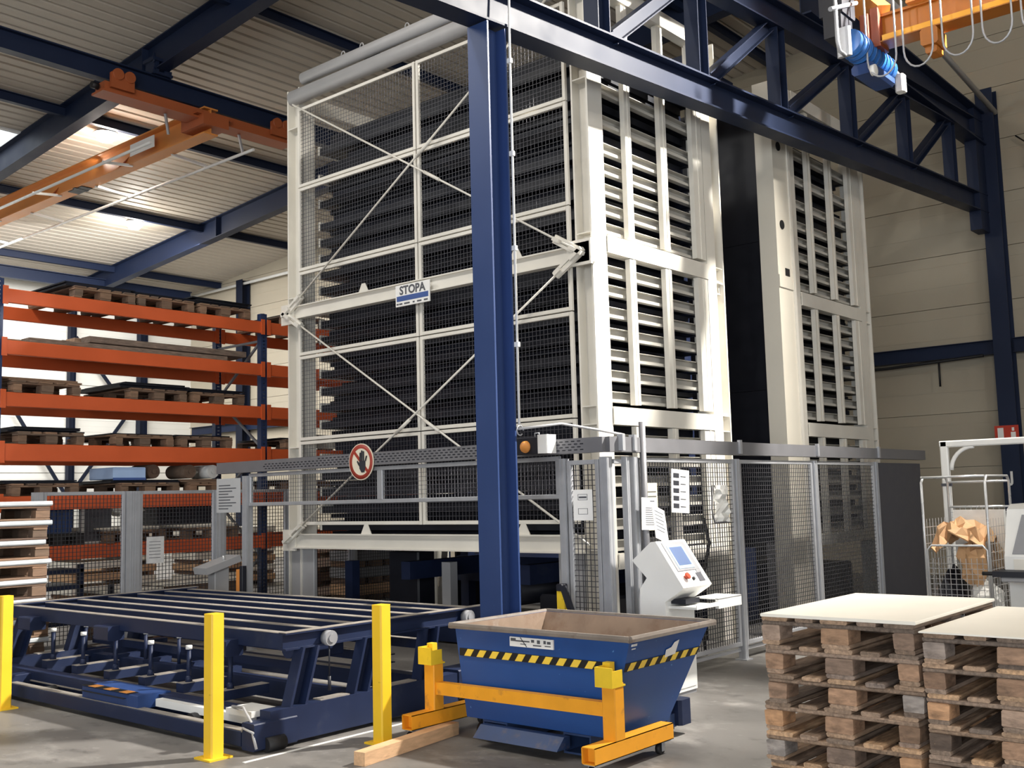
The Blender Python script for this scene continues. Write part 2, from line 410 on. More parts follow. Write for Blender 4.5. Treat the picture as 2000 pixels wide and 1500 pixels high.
hcolx('steel_column', 'dark blue post on the far wall seen between the rack shelves, right one of two', 18.35, 31.6, 8.7, .26, .26, FARN)
b = MB(); b.extr(ip(.26, .2, .014, .01), (20.16, 5.6, 4.14), (20.16, 31.5, 4.14)); b.extr(ip(.26, .2, .014, .01), (20.16, -11, 4.14), (20.16, 5.3, 4.14)); tag(b.build('wall_girt', NAVY), 'horizontal dark blue girt running along the right wall', 'beam')
b = MB(); b.tube([(20.05, 12.2, 3.9), (20.05, 12.2, 3.5)], .03, 6); b.tube([(20.05, 6.6, 3.95), (20.05, 6.6, 3.5)], .02, 6); b.tube([(20.05, 5.8, 4.0), (20.05, 7.5, 3.93), (20.05, 13, 3.93)], .03, 6); tag(b.build('cable_bundle', BLACK), 'dark cable bundle hanging under the wall girt', 'cable')
b = MB(); b.tube([(20.05, 8.0, 8.77), (20.05, 31.5, 8.77)], .05, 8); tag(b.build('wall_pipe', WHITE2), 'long pale pipe under the eaves of the right wall', 'pipe')
b = MB(); b.tube([(20.2-.05, 4.66+.16*math.cos(a/8*math.pi), 7.45+.2*math.sin(a/8*math.pi)) for a in range(16)], .02, 6, True); b.tube([(20.15, 4.7, 7.66), (20.15, 5.0, 7.95)], .014, 6); tag(b.build('cable_coil', BLACK), 'coiled black cable hanging high on the right wall', 'cable')
# brace bars on the far wall
for (xa, za, xb, zb, lb) in ((16.05, 2.2, 17.8, 4.6, 'rising to the right'), (16.05, 7.0, 17.9, 4.7, 'falling to the right'), (14.2, 4.6, 15.85, 2.0, 'left of the posts')):
    b = MB(); b.extr(rp(.1, .06), (xa, 31.55, za), (xb, 31.55, zb)); tag(b.build('wall_brace', FARN), 'slanting dark brace on the far wall between the shelves, ' + lb, 'brace')

# ------------------------------------------------------------------ truss above the column
SL = .0719
def zb(x): return 5.60 + SL*(x-6.4)
tr = thing('roof_truss', 'dark blue lattice truss running from the near column to the right wall', 'truss', (CX, 5.6, 5.6))
def chord(mb, x0, x1, z_off, h, wd): mb.extr(ip(h, wd, .02, .012), (x0, 5.6, zb(x0)+z_off+h/2), (x1, 5.6, zb(x1)+z_off+h/2))
b = MB(); chord(b, 2.0, 20.0, 0, .34, .22); b.build('bottom_chord', NAVY, tr)
b = MB(); chord(b, 2.0, 20.0, 1.38, .34, .22); b.build('top_chord', NAVY, tr)
VX = [3.9, 5.9, 7.98, 9.86, 11.8, 13.98, 16.15, 18.3]
for x in VX:
    b = MB(); b.extr(ip(.2, .17, .012, .01), (x, 5.6, zb(x)+.33), (x, 5.6, zb(x)+1.39), (1, 0, 0)); b.build('vertical', NAVY, tr)
for i, (xa, xb_) in enumerate(zip(VX[:-1], VX[1:])):
    b = MB(); b.extr(ip(.14, .14, .012, .01), (xa+.2, 5.6, zb(xa)+.36), (xb_-.2, 5.6, zb(xb_)+1.36)); b.build('diagonal', NAVY, tr)
b = MB(); b.box(19.5, 19.95, 5.5, 5.7, 6.2, 8.5); b.build('end_plate', NAVY, tr)
b = MB(); b.extr(ip(.62, .3, .025, .014), (12.6, 5.6, zb(12.6)+2.1), (20.0, 5.6, 8.15)); tag(b.build('deep_girder', NAVY), 'deep dark blue girder lying on top of the truss by the right wall', 'beam')
b = MB(); b.tube([(13.5, 5.2, 8.7), (17.2, 5.3, 8.73), (20.1, 5.3, 8.45)], .05, 8); tag(b.build('roof_pipe', TGREY), 'pale pipe running down beside the deep girder to the right wall', 'pipe')
b = MB(); b.tube([(CX+.1, 5.45, 2.21), (6.9, 5.35, 2.26), (7.3, 5.28, 2.22), (7.62, 5.22, 2.18)], .012, 6); tag(b.build('loose_cable', TGREY), 'thin pale cable from the column hook to the fence duct', 'cable')

# ------------------------------------------------------------------ left overhead crane
rw = thing('crane_runway', 'dark blue runway beam of the left crane hung from the rafters', 'beam', (10, 16.9, 9.1))
b = MB(); b.extr(ip(.36, .2, .024, .014), (1.5, 16.9, 9.3), (19.5, 16.9, 9.3)); b.build('runway_beam', NAVY, rw)
for x in (10.06, 16.46):
    b = MB(); b.box(x-.16, x-.06, 16.75, 17.05, 9.48, 9.8); b.box(x+.06, x+.16, 16.75, 17.05, 9.48, 9.8); b.box(x-.2, x+.2, 16.72, 17.08, 9.47, 9.52); b.box(x-.2, x+.2, 16.72, 17.08, 9.72, 9.78)
    for sx in (-.17, .17): b.cyl((x+sx, 16.74, 9.68), (x+sx, 16.74, 9.85), .02, 8); b.cyl((x+sx, 16.74, 9.46), (x+sx, 16.74, 9.58), .02, 8)
    b.build('hanger', NAVY, rw)
b = MB(); b.extr(ip(.36, .2, .024, .014), (1.5, 30.6, 8.55), (19.5, 30.6, 8.55)); tag(b.build('crane_runway_beam', NAVY), 'runway beam at the far end of the left crane, by the far wall', 'beam')
cl = thing('overhead_crane', 'orange overhead crane with a single girder under the roof at the left', 'crane', (11.06, 16.9, 8.6))
b = MB(); b.box(8.95, 12.95, 16.74, 17.06, 8.90, 9.06); b.box(8.9, 13.0, 16.70, 17.1, 8.86, 8.90); b.build('end_truck', CRANED, cl)
for x in (9.25, 12.65):
    b = MB(); b.box(x-.22, x+.22, 16.66, 16.72, 8.95, 9.22); b.cyl((x-.1, 16.62, 9.2), (x-.1, 16.72, 9.2), .1, 14); b.cyl((x+.12, 16.62, 9.2), (x+.12, 16.72, 9.2), .1, 14); b.build('wheel_cover', CRANED, cl)
for x in (8.85, 13.03):
    b = MB(); b.cyl((x-.06, 16.9, 8.98), (x+.06, 16.9, 8.98), .06, 10); b.build('buffer', BLACK, cl)
b = MB(); b.box(10.8, 11.35, 16.55, 17.3, 8.72, 8.95); b.box(10.7, 11.45, 16.6, 17.2, 8.92, 8.96); b.build('girder_bracket', CRANED, cl)
b = MB(); b.extr(ip(.52, .3, .03, .016), (11.06, 16.7, 8.86), (11.06, 30.4, 8.86)); b.build('girder', CRANE, cl)
for x in (10.35, 11.95):
    b = MB(); b.tube([(x, 16.6 if x > 11 else 17.6, 8.5), (x, 30.2, 8.5)], .03, 6); b.build('conductor_rail', WHITE2, cl)
for y in (19.4, 22.4, 25.4, 28.4):
    b = MB(); b.extr(rp(.05, .04), (10.35, y, 8.53), (11.0, y, 8.60)); b.build('rail_arm', WHITE2, cl)
    b = MB(); b.extr(rp(.05, .04), (11.15, y-1.2, 8.60), (11.95, y-1.2, 8.53)); b.build('rail_arm', WHITE2, cl)
    b = MB(); b.extr(rp(.015, .05), (11.2, y, 9.08), (10.95, y+.5, 8.62)); b.build('web_stiffener', CRANED, cl)
for x, s0 in ((10.35, 17.0), (11.95, 16.95)):
    b = MB(); b.extr(rp(.04, .04), (x, s0, 8.5), (x-.1, 16.95, 8.86)); b.build('rail_hanger', GALV, cl)
b = MB(); b.box(10.885, 10.90, 18.4, 19.3, 8.74, 8.98); b.build('load_plate', PAPER, cl)
b = MB(); b.box(10.95, 11.2, 21.4, 22.0, 8.585, 8.599); b.box(10.9, 11.22, 21.6, 21.7, 8.58, 8.6); b.build('cable_clip', DARKM, cl)

# ceiling lamps that show
for (x, y, lb) in ((11.15, 20.78, 'glowing ceiling lamp left of the orange crane girder'), (14.6, 25.62, 'glowing ceiling lamp lower down, under the purlin right of the crane girder')):
    L_ = thing('ceiling_lamp', lb, 'lamp', (x, y, roofz(y)-.5))
    z = roofz(y)-.14
    b = MB(); b.lathe([(.03, .1), (.1, .08), (.26, -.04), (.27, -.06), (.25, -.06)], (x, y, z)); b.build('lamp_shade', TGREY, L_)
    b = MB(); b.cyl((x, y, z+.03), (x, y, roofz(y)-.02), .02, 8); b.build('lamp_stem', TGREY, L_)
    b = MB(); b.lathe([(.001, -.24), (.14, -.21), (.25, -.06)], (x, y, z), 20); b.build('bulb', GLOW, L_)

# ------------------------------------------------------------------ right overhead crane and hoist
cr2 = thing('overhead_crane', 'orange and yellow overhead crane girder at the top right corner', 'crane', (11.1, 1, 6.4))
b = MB(); b.extr(ip(.32, .1, .03, .014), (11.1, 4.12, 6.63), (11.1, -6, 6.63)); b.build('girder', CRANEG, cr2)
b = MB(); b.box(11.0, 11.25, -6, 3.98, 6.472, 6.53); b.build('bottom_flange', CRANEY, cr2)
b = MB(); b.box(11.0, 11.26, -6, 4.0, 6.46, 6.471); b.build('trolley_track', CRANEG, cr2)
b = MB(); b.box(10.98, 11.3, -6, 3.7, 6.79, 6.82); b.build('top_flange', CRANE, cr2)
b = MB(); b.cbox(10.99, 11.25, 4.0, 4.1, 6.42, 6.86, .01); b.cbox(10.95, 11.2, 4.1, 4.2, 6.5, 6.8, .01); b.build('end_plate', CRANER, cr2)
b = MB(); b.cbox(11.0, 11.28, 3.40, 3.58, 6.28, 6.46, .02); b.cbox(11.04, 11.24, 3.43, 3.55, 6.2, 6.28, .015); b.build('stop_block', CRANEG, cr2)
b = MB(); b.extr(rp(.3, .14), (11.1, 4.0, 6.75), (12.4, 5.0, 8.0)); b.build('end_truck', CRANE, cr2)
ho = thing('hoist', 'blue chain hoist with motor hanging under the end of the right crane', 'hoist', (11.2, 4.45, 6.0))
b = MB(); b.box(10.6, 10.95, 4.24, 4.5, 6.75, 7.15); b.box(10.6, 10.9, 4.26, 4.46, 6.5, 6.75); b.build('trolley', DARKM, ho)
b = MB(); b.tube([(10.42, 4.24, 6.95), (10.42, 4.24, 6.36), (10.46, 4.24, 6.26), (10.58, 4.22, 6.24)], .022, 8); b.build('cable_pipe', GALV, ho)
b = MB(); b.tube([(10.28, 4.24, 6.66), (11.0, 4.24, 6.98)], .025, 8); b.build('bumper_rail', GALV, ho)
b = MB(); b.cyl((10.68, 4.22, 6.43), (11.55, 4.16, 6.33), .14, 18)
for i in range(9):
    x = 10.74+i*.09; t_ = (x-10.68)/.87; b.cyl((x, 4.22-.06*t_, 6.43-.1*t_), (x+.028, 4.218-.06*t_, 6.427-.1*t_), .152, 18)
b.build('motor', HOISTB, ho)
b = MB(); b.cbox(10.9, 11.5, 4.05, 4.3, 6.12, 6.24, .03); b.build('gear_case', CBLUE, ho)
b = MB(); b.cbox(10.57, 10.62, 4.16, 4.32, 6.24, 6.56, .02); b.build('end_cover', GALV, ho)
b = MB(); b.cyl((10.9, 4.03, 6.13), (10.9, 4.08, 6.13), .06, 14); b.build('drum_cap', WHITE2, ho)
b = MB(); b.cbox(11.62, 11.74, 4.0, 4.1, 6.1, 6.3, .02); b.build('limit_weight', WHITE2, ho)
b = MB(); b.tube([(11.5, 4.15, 6.28), (11.62, 4.08, 6.36), (11.68, 4.05, 6.3)], .012, 6); b.build('chain', GALV, ho)
fst = thing('festoon_cable', 'pale cable hanging in loops along the orange crane girder at top right', 'cable', (10.86, 3.3, 6.2))
for (ya, yb, zl) in ((4.1, 3.79, 6.02), (3.71, 3.41, 6.02), (3.31, 3.01, 6.02), (2.92, 2.64, 6.03), (2.55, 2.26, 6.03)):
    P = [(10.86, ya, 7.0), (10.86, ya, 6.4)]
    for k in range(11):
        a = math.pi*k/10; P.append((10.86, (ya+yb)/2+(ya-yb)/2*math.cos(a), zl+.2-.2*math.sin(a)))
    P += [(10.86, yb, 6.4), (10.86, yb, 7.0)]
    b = MB(); b.tube(P, .011, 6); b.build('cable_loop', GALV, fst)
b = MB(); b.tube([(10.86, 4.4, 7.02), (10.86, 1.5, 7.02)], .02, 6); b.build('festoon_rail', CRANE, fst)

# ------------------------------------------------------------------ storage towers
TRAYZ = [1.10, 1.31, 1.525, 1.74, 1.945, 2.16, 2.592, 2.81, 3.025, 3.245, 3.463, 3.69, 3.894, 4.334, 4.54, 4.751, 4.968, 5.186, 5.484, 5.824, 6.2]
def tower(dx, lab, near):
    T = thing('storage_tower', lab, 'rack', (8.4+dx, 6.05, 0))
    def P(mb, n, mt=WHITE, **k): return mb.build(n, mt, T, **k)
    X = lambda x: x+dx
    zt = 7.08
    # front left H post
    b = MB(); b.box(X(8.40), X(8.65), 6.05, 6.07, 0, zt); b.box(X(8.515), X(8.535), 6.07, 6.24, 0, zt); b.box(X(8.40), X(8.65), 6.24, 6.26, 0, zt)
    for z in (.98, 1.13, 2.36, 2.54, 4.11, 4.29, 5.9, 6.1): b.box(X(8.405), X(8.515), 6.07, 6.24, z-.006, z+.006)
    P(b, 'post')
    # front right post: boxed flange, open recess, outer flange
    b = MB(); b.box(X(10.66), X(10.86), 6.05, 6.26, 0, zt); b.box(X(10.86), X(11.05), 6.2, 6.22, 0, zt); b.box(X(11.025), X(11.05), 6.05, 6.26, 0, zt)
    for z in (2.36, 2.54, 4.11, 4.29): b.box(X(10.86), X(11.03), 6.06, 6.2, z-.006, z+.006)
    P(b, 'post')
    for x0, x1 in ((8.40, 8.65), (10.8, 11.05)):
        b = MB(); b.box(X(x0), X(x1), 10.68, 10.70, 0, zt); b.box(X((x0+x1)/2-.01), X((x0+x1)/2+.01), 10.70, 10.91, 0, zt); b.box(X(x0), X(x1), 10.91, 10.93, 0, zt)
        for z in (2.36, 4.11, 4.29, 6.55): b.box(X(x0+.005), X((x0+x1)/2-.01), 10.7, 10.91, z-.006, z+.006)
        P(b, 'post')
    b = MB(); b.cbox(X(8.42), X(8.48), 10.46, 10.9, 0, 1.10, .01); P(b, 'leg', TGREY)
    b = MB(); b.cbox(X(8.42), X(8.48), 6.3, 6.62, 0, 1.10, .01); P(b, 'leg', TGREY)
    for z0, z1 in ((.93, 1.08), (2.36, 2.54), (4.11, 4.29), (6.9, 7.08)):
        b = MB(); b.box(X(8.65), X(10.66), 6.03, 6.045, z0, z1); b.box(X(8.65), X(10.66), 6.045, 6.16, z0, z0+.012); b.box(X(8.65), X(10.66), 6.045, 6.16, z1-.012, z1); P(b, 'crossbeam')
    for z0, z1 in ((2.36, 2.54), (4.11, 4.29), (6.9, 7.08)):
        b = MB(); b.box(X(8.65), X(10.8), 10.86, 10.9, z0, z1); P(b, 'crossbeam')
    for y in (6.2, 10.8):
        pass
    for z0, z1 in ((1.10, 1.28), (3.985, 4.15)):
        for x in ((8.34, 11.0) if near else (11.0,)):
            b = MB(); b.extr(ip(z1-z0, .1, .014, .012), (X(x), 6.1 if x > 9 else 6.22, (z0+z1)/2), (X(x), 10.72, (z0+z1)/2)); P(b, 'side_beam')
    # guide uprights in front of the trays
    for za, zb_ in ((.98, 2.355), (2.575, 4.105), (4.33, 6.88)):
        for xa, xb_ in ((9.045, 9.155), (9.735, 9.86), (10.42, 10.63)):
            b = MB(); b.extr([(0, 0), (xb_-xa, 0), (xb_-xa, .06), ((xb_-xa)*.62, .066), ((xb_-xa)*.56, .06), (0, .06)], (X(xa), 6.10, za), (X(xa), 6.10, zb_), (0, -1, 0)) if False else b.box(X(xa), X(xb_), 6.04, 6.10, za, zb_)
            b.box(X(xa+(xb_-xa)*.5), X(xa+(xb_-xa)*.62), 6.033, 6.04, za, zb_)
            P(b, 'guide_upright')
    # top tubes along the left side
    if near:
        b = MB(); b.extr([(.1*math.cos(i*math.pi/8)*.8, .1*math.sin(i*math.pi/8)) for i in range(16)], (X(8.36), 6.0, 6.93), (X(8.36), 10.78, 6.93), smooth=True); P(b, 'top_tube', TGREY)
        b = MB(); b.extr([(.07*math.cos(i*math.pi/8)*.9, .08*math.sin(i*math.pi/8)) for i in range(16)], (X(8.36), 7.75, 7.14), (X(8.36), 10.55, 7.14), smooth=True); P(b, 'top_tube', TGREY)
        for y in (9.4, 9.75, 8.6):
            b = MB(); b.tube([(X(8.36)+.0, y+.035*math.cos(a*.52), 7.22+.05*math.sin(a*.52)) for a in range(13)], .008, 5); P(b, 'lifting_eye', TGREY)
        # mesh panels: five rows of two
        rows = [1.38, 2.43, 3.51, 4.60, 5.70, 6.77]
        for i in range(5):
            for y0, y1 in ((6.30, 8.475), (8.495, 10.67)):
                z0, z1 = rows[i]+.006, rows[i+1]-.006; q = .04
                b = MB(); b.cbox(X(8.36), X(8.4), y0, y0+q, z0, z1); b.cbox(X(8.36), X(8.4), y1-q, y1, z0, z1); b.cbox(X(8.36), X(8.4), y0+q, y1-q, z0, z0+q); b.cbox(X(8.36), X(8.4), y0+q, y1-q, z1-q, z1)
                pn = P(b, 'mesh_panel')
                g = MB(); mesh_grid(g, y0+q, y1-q, z0+q, z1-q, X(8.385), 'x', .05, .0019); o = g.build('wire_mesh', WIRE, pn); o['kind'] = 'stuff'
        # bracing rods
        px = X(8.28)
        TL, TR, ML, MR, BL, BR = (10.66, 6.8), (6.2, 6.95), (10.82, 4.06), (6.12, 4.07), (10.8, 1.2), (6.12, 1.18)
        for (a, c_) in ((TL, MR), (ML, TR), (ML, BR), (MR, BL)):
            b = MB(); b.tube([(px, a[0], a[1]), (px+(.012 if a is TL or a is ML and c_ is BR else -.012), c_[0], c_[1])], .0125, 6)
            m_ = ((a[0]*.45+c_[0]*.55), (a[1]*.45+c_[1]*.55)); d = Vector((0, c_[0]-a[0], c_[1]-a[1])).normalized()*.14
            b.cyl((px, m_[0]-d.y, m_[1]-d.z), (px, m_[0]+d.y, m_[1]+d.z), .02, 8); P(b, 'bracing_rod')
        for (o_, tg) in ((ML, TR), (ML, BR), (MR, TL), (MR, BL), (BL, MR)):
            d = Vector((0, tg[0]-o_[0], tg[1]-o_[1])).normalized(); o3 = Vector((px, o_[0], o_[1]))
            b = MB()
            for sgn in (-.03, .03):
                n_ = Vector((0, -d.z, d.y))*sgn; b.extr(rp(.035, .03), o3+n_, o3+n_+d*.36, (1, 0, 0))
            b.extr(rp(.1, .04), o3+d*-.05, o3+d*.12, (1, 0, 0)); b.extr(rp(.1, .04), o3+d*.27, o3+d*.36, (1, 0, 0)); P(b, 'rod_clevis')
        for yy, zz in (ML, MR, BL):
            b = MB(); b.box(px+.02, px+.05, yy-.12, yy+.12, zz-.13, zz+.13); b.cyl((px-.03, yy, zz), (px+.03, yy, zz), .035, 12); P(b, 'gusset_plate')
        b = MB(); b.box(X(8.30), X(8.42), 6.02, 6.3, 3.97, 4.17); P(b, 'beam_bracket')
        for z in (4.15, 1.28):
            for y in (9.4, 7.0):
                b = MB(); b.extr([(-.09, 0), (.09, 0), (.03, .11), (-.03, .11)], (X(8.34), y, z), (X(8.35), y, z)); P(b, 'lifting_lug')
    else:
        # dark sheets added so the aisle side of the farther tower stays black
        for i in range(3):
            b = MB(); b.box(X(8.40), X(8.42), 6.3, 10.66, .98+i*2.02, 2.995+i*2.02); P(b, 'aisle_shade_panel', DARKM)
    return T
tower(0, 'white steel storage tower with mesh side panels and bracing rods, behind the near blue column', True)
tower(4.46, 'white steel storage tower standing farther right, behind the dark aisle', False)
# trays and their sheet stacks
def tray(dx, z, lab):
    t = thing('storage_tray', lab, 'tray', (9.6+dx, 8.4, z), 'trays in the storage towers')
    X = lambda x: x+dx
    b = MB(); b.box(X(8.67), X(10.64), 6.18, 6.19, z+.008, z+.106); b.box(X(8.67), X(10.64), 6.11, 6.19, z+.106, z+.112)
    b.box(X(8.67), X(10.64), 6.125, 6.18, z+.004, z+.010); b.box(X(8.67), X(10.64), 6.118, 6.125, z+.004, z+.036); b.build('front_profile', TRAYSH, t)
    b = MB(); b.box(X(8.67), X(10.64), 10.60, 10.64, z, z+.118); b.build('rear_profile', WHITE, t)
    for xa in (8.67, 10.58):
        b = MB(); b.box(X(xa), X(xa+.06), 6.19, 10.60, z, z+.085); b.build('side_rail', TRAYR, t)
    b = MB(); b.box(X(8.73), X(10.58), 6.19, 10.6, z+.01, z+.03); b.build('tray_floor', TRAYR, t)
    return t
def seglab(i):
    if i < 6: return ORD[5-i] + ' tray below the lower crossbeam'
    if i < 13: return ORD[i-6] + ' tray above the lower crossbeam'
    return ORD[i-13] + ' tray above the upper crossbeam'
rs = random.Random(3)
for dx, who in ((0, 'nearer'), (4.46, 'farther')):
    for i, z in enumerate(TRAYZ):
        tray(dx, z, 'white fronted storage tray in the %s tower, %s' % (who, seglab(i)))
        st = thing('sheet_stack', 'dark sheet stack on the %s, %s tower' % (seglab(i), who), 'sheet metal', (9.6+dx, 8.4, z+.03), 'sheet stacks in the storage towers')
        zz = z+.031; top = (TRAYZ[i+1] if i+1 < len(TRAYZ) else z+.3)-.012
        n = rs.choice((3, 4, 4))
        for k in range(n):
            h = (top-zz)/(n-k)*rs.uniform(.7, 1.1); h = min(h, top-zz-.004)
            if h < .006: break
            xa = 8.76+rs.uniform(0, .06); ya = 6.2+rs.uniform(0, .12); yb = 10.55-rs.choice((0, .05, .1, .3, .5))*rs.random()
            b = MB(); b.box(xa+dx, 10.55+dx-rs.uniform(0, .1), ya, yb, zz, zz+h); b.build('sheet_bundle', SHEET, st); zz += h+.001

# beige mast in front of the farther tower and the lift in the aisle
ms = thing('lift_mast', 'tall beige box mast beside the dark aisle between the two towers', 'mast', (12.6, 6.1, 0))
b = MB(); b.box(12.38, 12.78, 6.0, 6.24, 0, 7.0); b.build('mast_body', BEIGE, ms)
b = MB(); b.box(12.38, 12.80, 5.985, 6.0, 4.26, 4.42); b.build('mast_band', BEIGE, ms)
b = MB(); b.box(12.78, 12.84, 5.98, 6.24, 0, 7.0); b.build('mast_edge', WHITE, ms)
b = MB(); b.box(12.58, 12.7, 5.994, 6.0, 4.43, 4.53); b.build('square_hole', BLACK, ms)
for z in (6.15, 5.1):
    b = MB(); b.cyl((12.55, 5.99, z), (12.55, 6.0, z), .06, 16); b.build('round_hole', BLACK, ms)
lf = thing('tray_lift', 'dark blue tray lift low in the aisle between the towers, behind the fence', 'lift', (11.7, 8, 0))
b = MB(); b.box(11.12, 12.3, 6.6, 10.6, .5, .85); b.box(11.1, 12.34, 6.5, 6.6, .05, .95); b.build('carriage', NAVY2, lf)
for y in (6.7, 10.4):
    b = MB(); b.box(11.15, 11.3, y, y+.15, .1, 6.9); b.build('lift_mast_rail', NAVY2, lf)
b = MB(); b.box(11.2, 11.75, 6.45, 6.5, 1.0, 1.9); b.build('sheet_guard', DGREY, lf)
b = MB(); b.box(11.15, 12.3, 10.62, 10.66, 0, 7.0); b.build('dark_backing', DARKM, lf)  # dark plate added so the back of the aisle stays black
b = MB(); b.box(11.1, 12.36, 6.5, 10.7, 7.0, 7.1); b.build('lift_head', NAVY2, lf)
# transfer machinery under both towers
for dx, lb in ((0, 'dark drive machinery crouching under the nearer storage tower'), (4.46, 'dark machinery and blue beam under the farther storage tower')):
    mc = thing('drive_unit', lb, 'machine', (9.7+dx, 7.6, 0))
    b = MB(); b.cbox(8.95+dx, 10.5+dx, 6.35, 7.3, .1, .62, .03); b.build('drive_housing', DARKM, mc)
    b = MB(); b.cyl((9.0+dx, 7.75, .62), (10.4+dx, 7.75, .62), .16, 14); b.cyl((8.8+dx, 7.75, .62), (9.0+dx, 7.75, .62), .07, 12); b.build('motor', DARKM, mc)
    for y in (7.35, 9.2):
        b = MB(); b.box(8.85+dx, 10.6+dx, y, y+.15, .72, .93); b.build('cross_rail', NAVY2, mc)
    for x in (8.95, 10.45):
        b = MB(); b.box(x+dx, x+dx+.1, 6.4, 10.5, .02, .14); b.build('floor_rail', DARKM, mc)
    for x, y, m_ in ((9.07, 8.75, TGREY), (9.0, 7.9, NAVY2), (8.86, 10.25, NAVY2), (10.5, 7.9, NAVY2), (10.5, 9.4, NAVY2)):  # rearmost navy one added for a post in shade, its dark in the colour
        b = MB(); b.box(x+dx, x+dx+.12, y, y+.14, .002, .92); b.build('floor_post', m_, mc)
    b = MB(); b.cyl((9.3+dx, 8.5, .35), (9.3+dx, 8.58, .35), .05, 10); b.build('roller', CHROME, mc)
mb_ = MB(); mb_.cbox(9.2, 9.5, 9.42, 9.95, .002, 1.02, .02); o = mb_.build('switch_cabinet', DARKM); tag(o, 'black switch cabinet standing under the middle of the nearer tower', 'cabinet')

# ------------------------------------------------------------------ signs on the tower and fence
sg = thing('maker_sign', 'white and blue plate reading STOPA on the tower crossbeam', 'sign', (8.25, 8.475, 3.98))
b = MB(); b.cbox(8.255, 8.268, 8.2, 8.75, 3.865, 4.115, .004); b.build('sign_plate', PAPER, sg)
text_obj('STOPA', .135, INK, 'lettering', sg, fx(.002, 0, .063), bold=.03)
b = MB(); b.box(8.252, 8.256, 8.22, 8.73, 3.925, 3.985); b.build('blue_band', SIGNB, sg)
b = MB(); rr = random.Random(1)
for y0, y1 in ((8.70, 8.735), (8.64, 8.69), (8.52, 8.61), (8.44, 8.47), (8.33, 8.40), (8.23, 8.29)): b.box(8.2525, 8.256, y0, y1, 3.885, 3.903)
b.build('small_print', INK, sg)

ps = thing('prohibition_sign', 'round red no entry sign with a black raised hand on the fence duct', 'sign', (7.3, 8.31, 2.07))
def disc(mb, x0, x1, y, z, r, n=36, ri=0):
    if not ri: mb.cyl((x0, y, z), (x1, y, z), r, n)
    else: mb.lathe([(ri, x0), (r, x0), (r, x1), (ri, x1), (ri, x0)], (0, y, z), n, 'x')
b = MB(); disc(b, 7.315, 7.325, 8.31, 2.07, .19); b.build('sign_plate', CREAM, ps)
b = MB(); disc(b, 7.312, 7.316, 8.31, 2.07, .18, 40, .14); b.extr(rp(.004, .032), (7.314, 8.31+.105, 2.07+.105), (7.314, 8.31-.105, 2.07-.105), (1, 0, 0)); b.build('red_ring', SIGNR, ps)
b = MB(); ox, oy, oz = 7.309, 8.285, 2.04
def flat(mb, pts, x0=ox, x1=ox+.003):
    k = len(mb.v)
    for x in (x0, x1):
        for y, z in pts: mb.v.append((x, oy+y*1.3, oz+z*1.3))
    n_ = len(pts); mb.face([k+i for i in range(n_)]); mb.face([k+n_+i for i in range(n_)][::-1])
    for i in range(n_): mb.face([k+i, k+n_+i, k+n_+(i+1)%n_, k+(i+1)%n_])
flat(b, [(.035, .03), (-.035, .03), (-.036, -.03), (-.02, -.06), (.012, -.062), (.035, -.03)])
for y0, z1, y1 in ((.033, .098, .03), (.013, .115, .012), (-.008, .108, -.008), (-.03, .07, -.044)): flat(b, [(y0+.002-.0, .028), (y0-.013, .028), (y1-.013, z1-.004), (y1-.006, z1), (y1+.002, z1-.004)])
flat(b, [(.03, -.02), (.034, .012), (.058, .034), (.066, .024), (.05, 0)])
b.build('hand_symbol', INKD, ps)

# ------------------------------------------------------------------ machine fence
fc = thing('safety_fence', 'grey profile safety fence with dark wire mesh around the storage towers', 'fence', (7.38, 5.25, 0))
def fpost(x, y, z1=1.99, w_=.07, mt=GALV):
    b = MB(); h = w_/2
    b.box(x-h, x+h, y-h, y+h, .01, z1)
    for s in (-1, 1):      # T slots as raised edge strips
        b.box(x-h-.003, x-h, y+s*h*.55-.008, y+s*h*.55+.008, .01, z1); b.box(x+s*h*.55-.008, x+s*h*.55+.008, y-h-.003, y-h, .01, z1)
    b.box(x-h-.03, x+h+.03, y-h-.03, y+h+.03, 0, .01)
    return b.build('post', mt, fc)
def fpanel(x0, x1, y0, y1, z0, z1, mesh=True, q=.04, par=None, wire=WIRED, mt=GALV):
    par = par or fc; b = MB()
    if abs(x1-x0) < abs(y1-y0):
        x = x0; b.cbox(x-.02, x+.02, y0, y0+q, z0, z1); b.cbox(x-.02, x+.02, y1-q, y1, z0, z1); b.cbox(x-.02, x+.02, y0+q, y1-q, z0, z0+q); b.cbox(x-.02, x+.02, y0+q, y1-q, z1-q, z1)
        pn = b.build('mesh_panel', mt, par)
        if mesh: g = MB(); mesh_grid(g, y0+q, y1-q, z0+q, z1-q, x, 'x', .045, .003); o = g.build('wire_mesh', wire, pn); o['kind'] = 'stuff'
    else:
        y = y0; b.cbox(x0, x0+q, y-.02, y+.02, z0, z1); b.cbox(x1-q, x1, y-.02, y+.02, z0, z1); b.cbox(x0+q, x1-q, y-.02, y+.02, z0, z0+q); b.cbox(x0+q, x1-q, y-.02, y+.02, z1-q, z1)
        pn = b.build('mesh_panel', mt, par)
        if mesh: g = MB(); mesh_grid(g, x0+q, x1-q, z0+q, z1-q, y, 'y', .045, .003); o = g.build('wire_mesh', wire, pn); o['kind'] = 'stuff'
    return pn
FX, FY = 7.38, 5.25
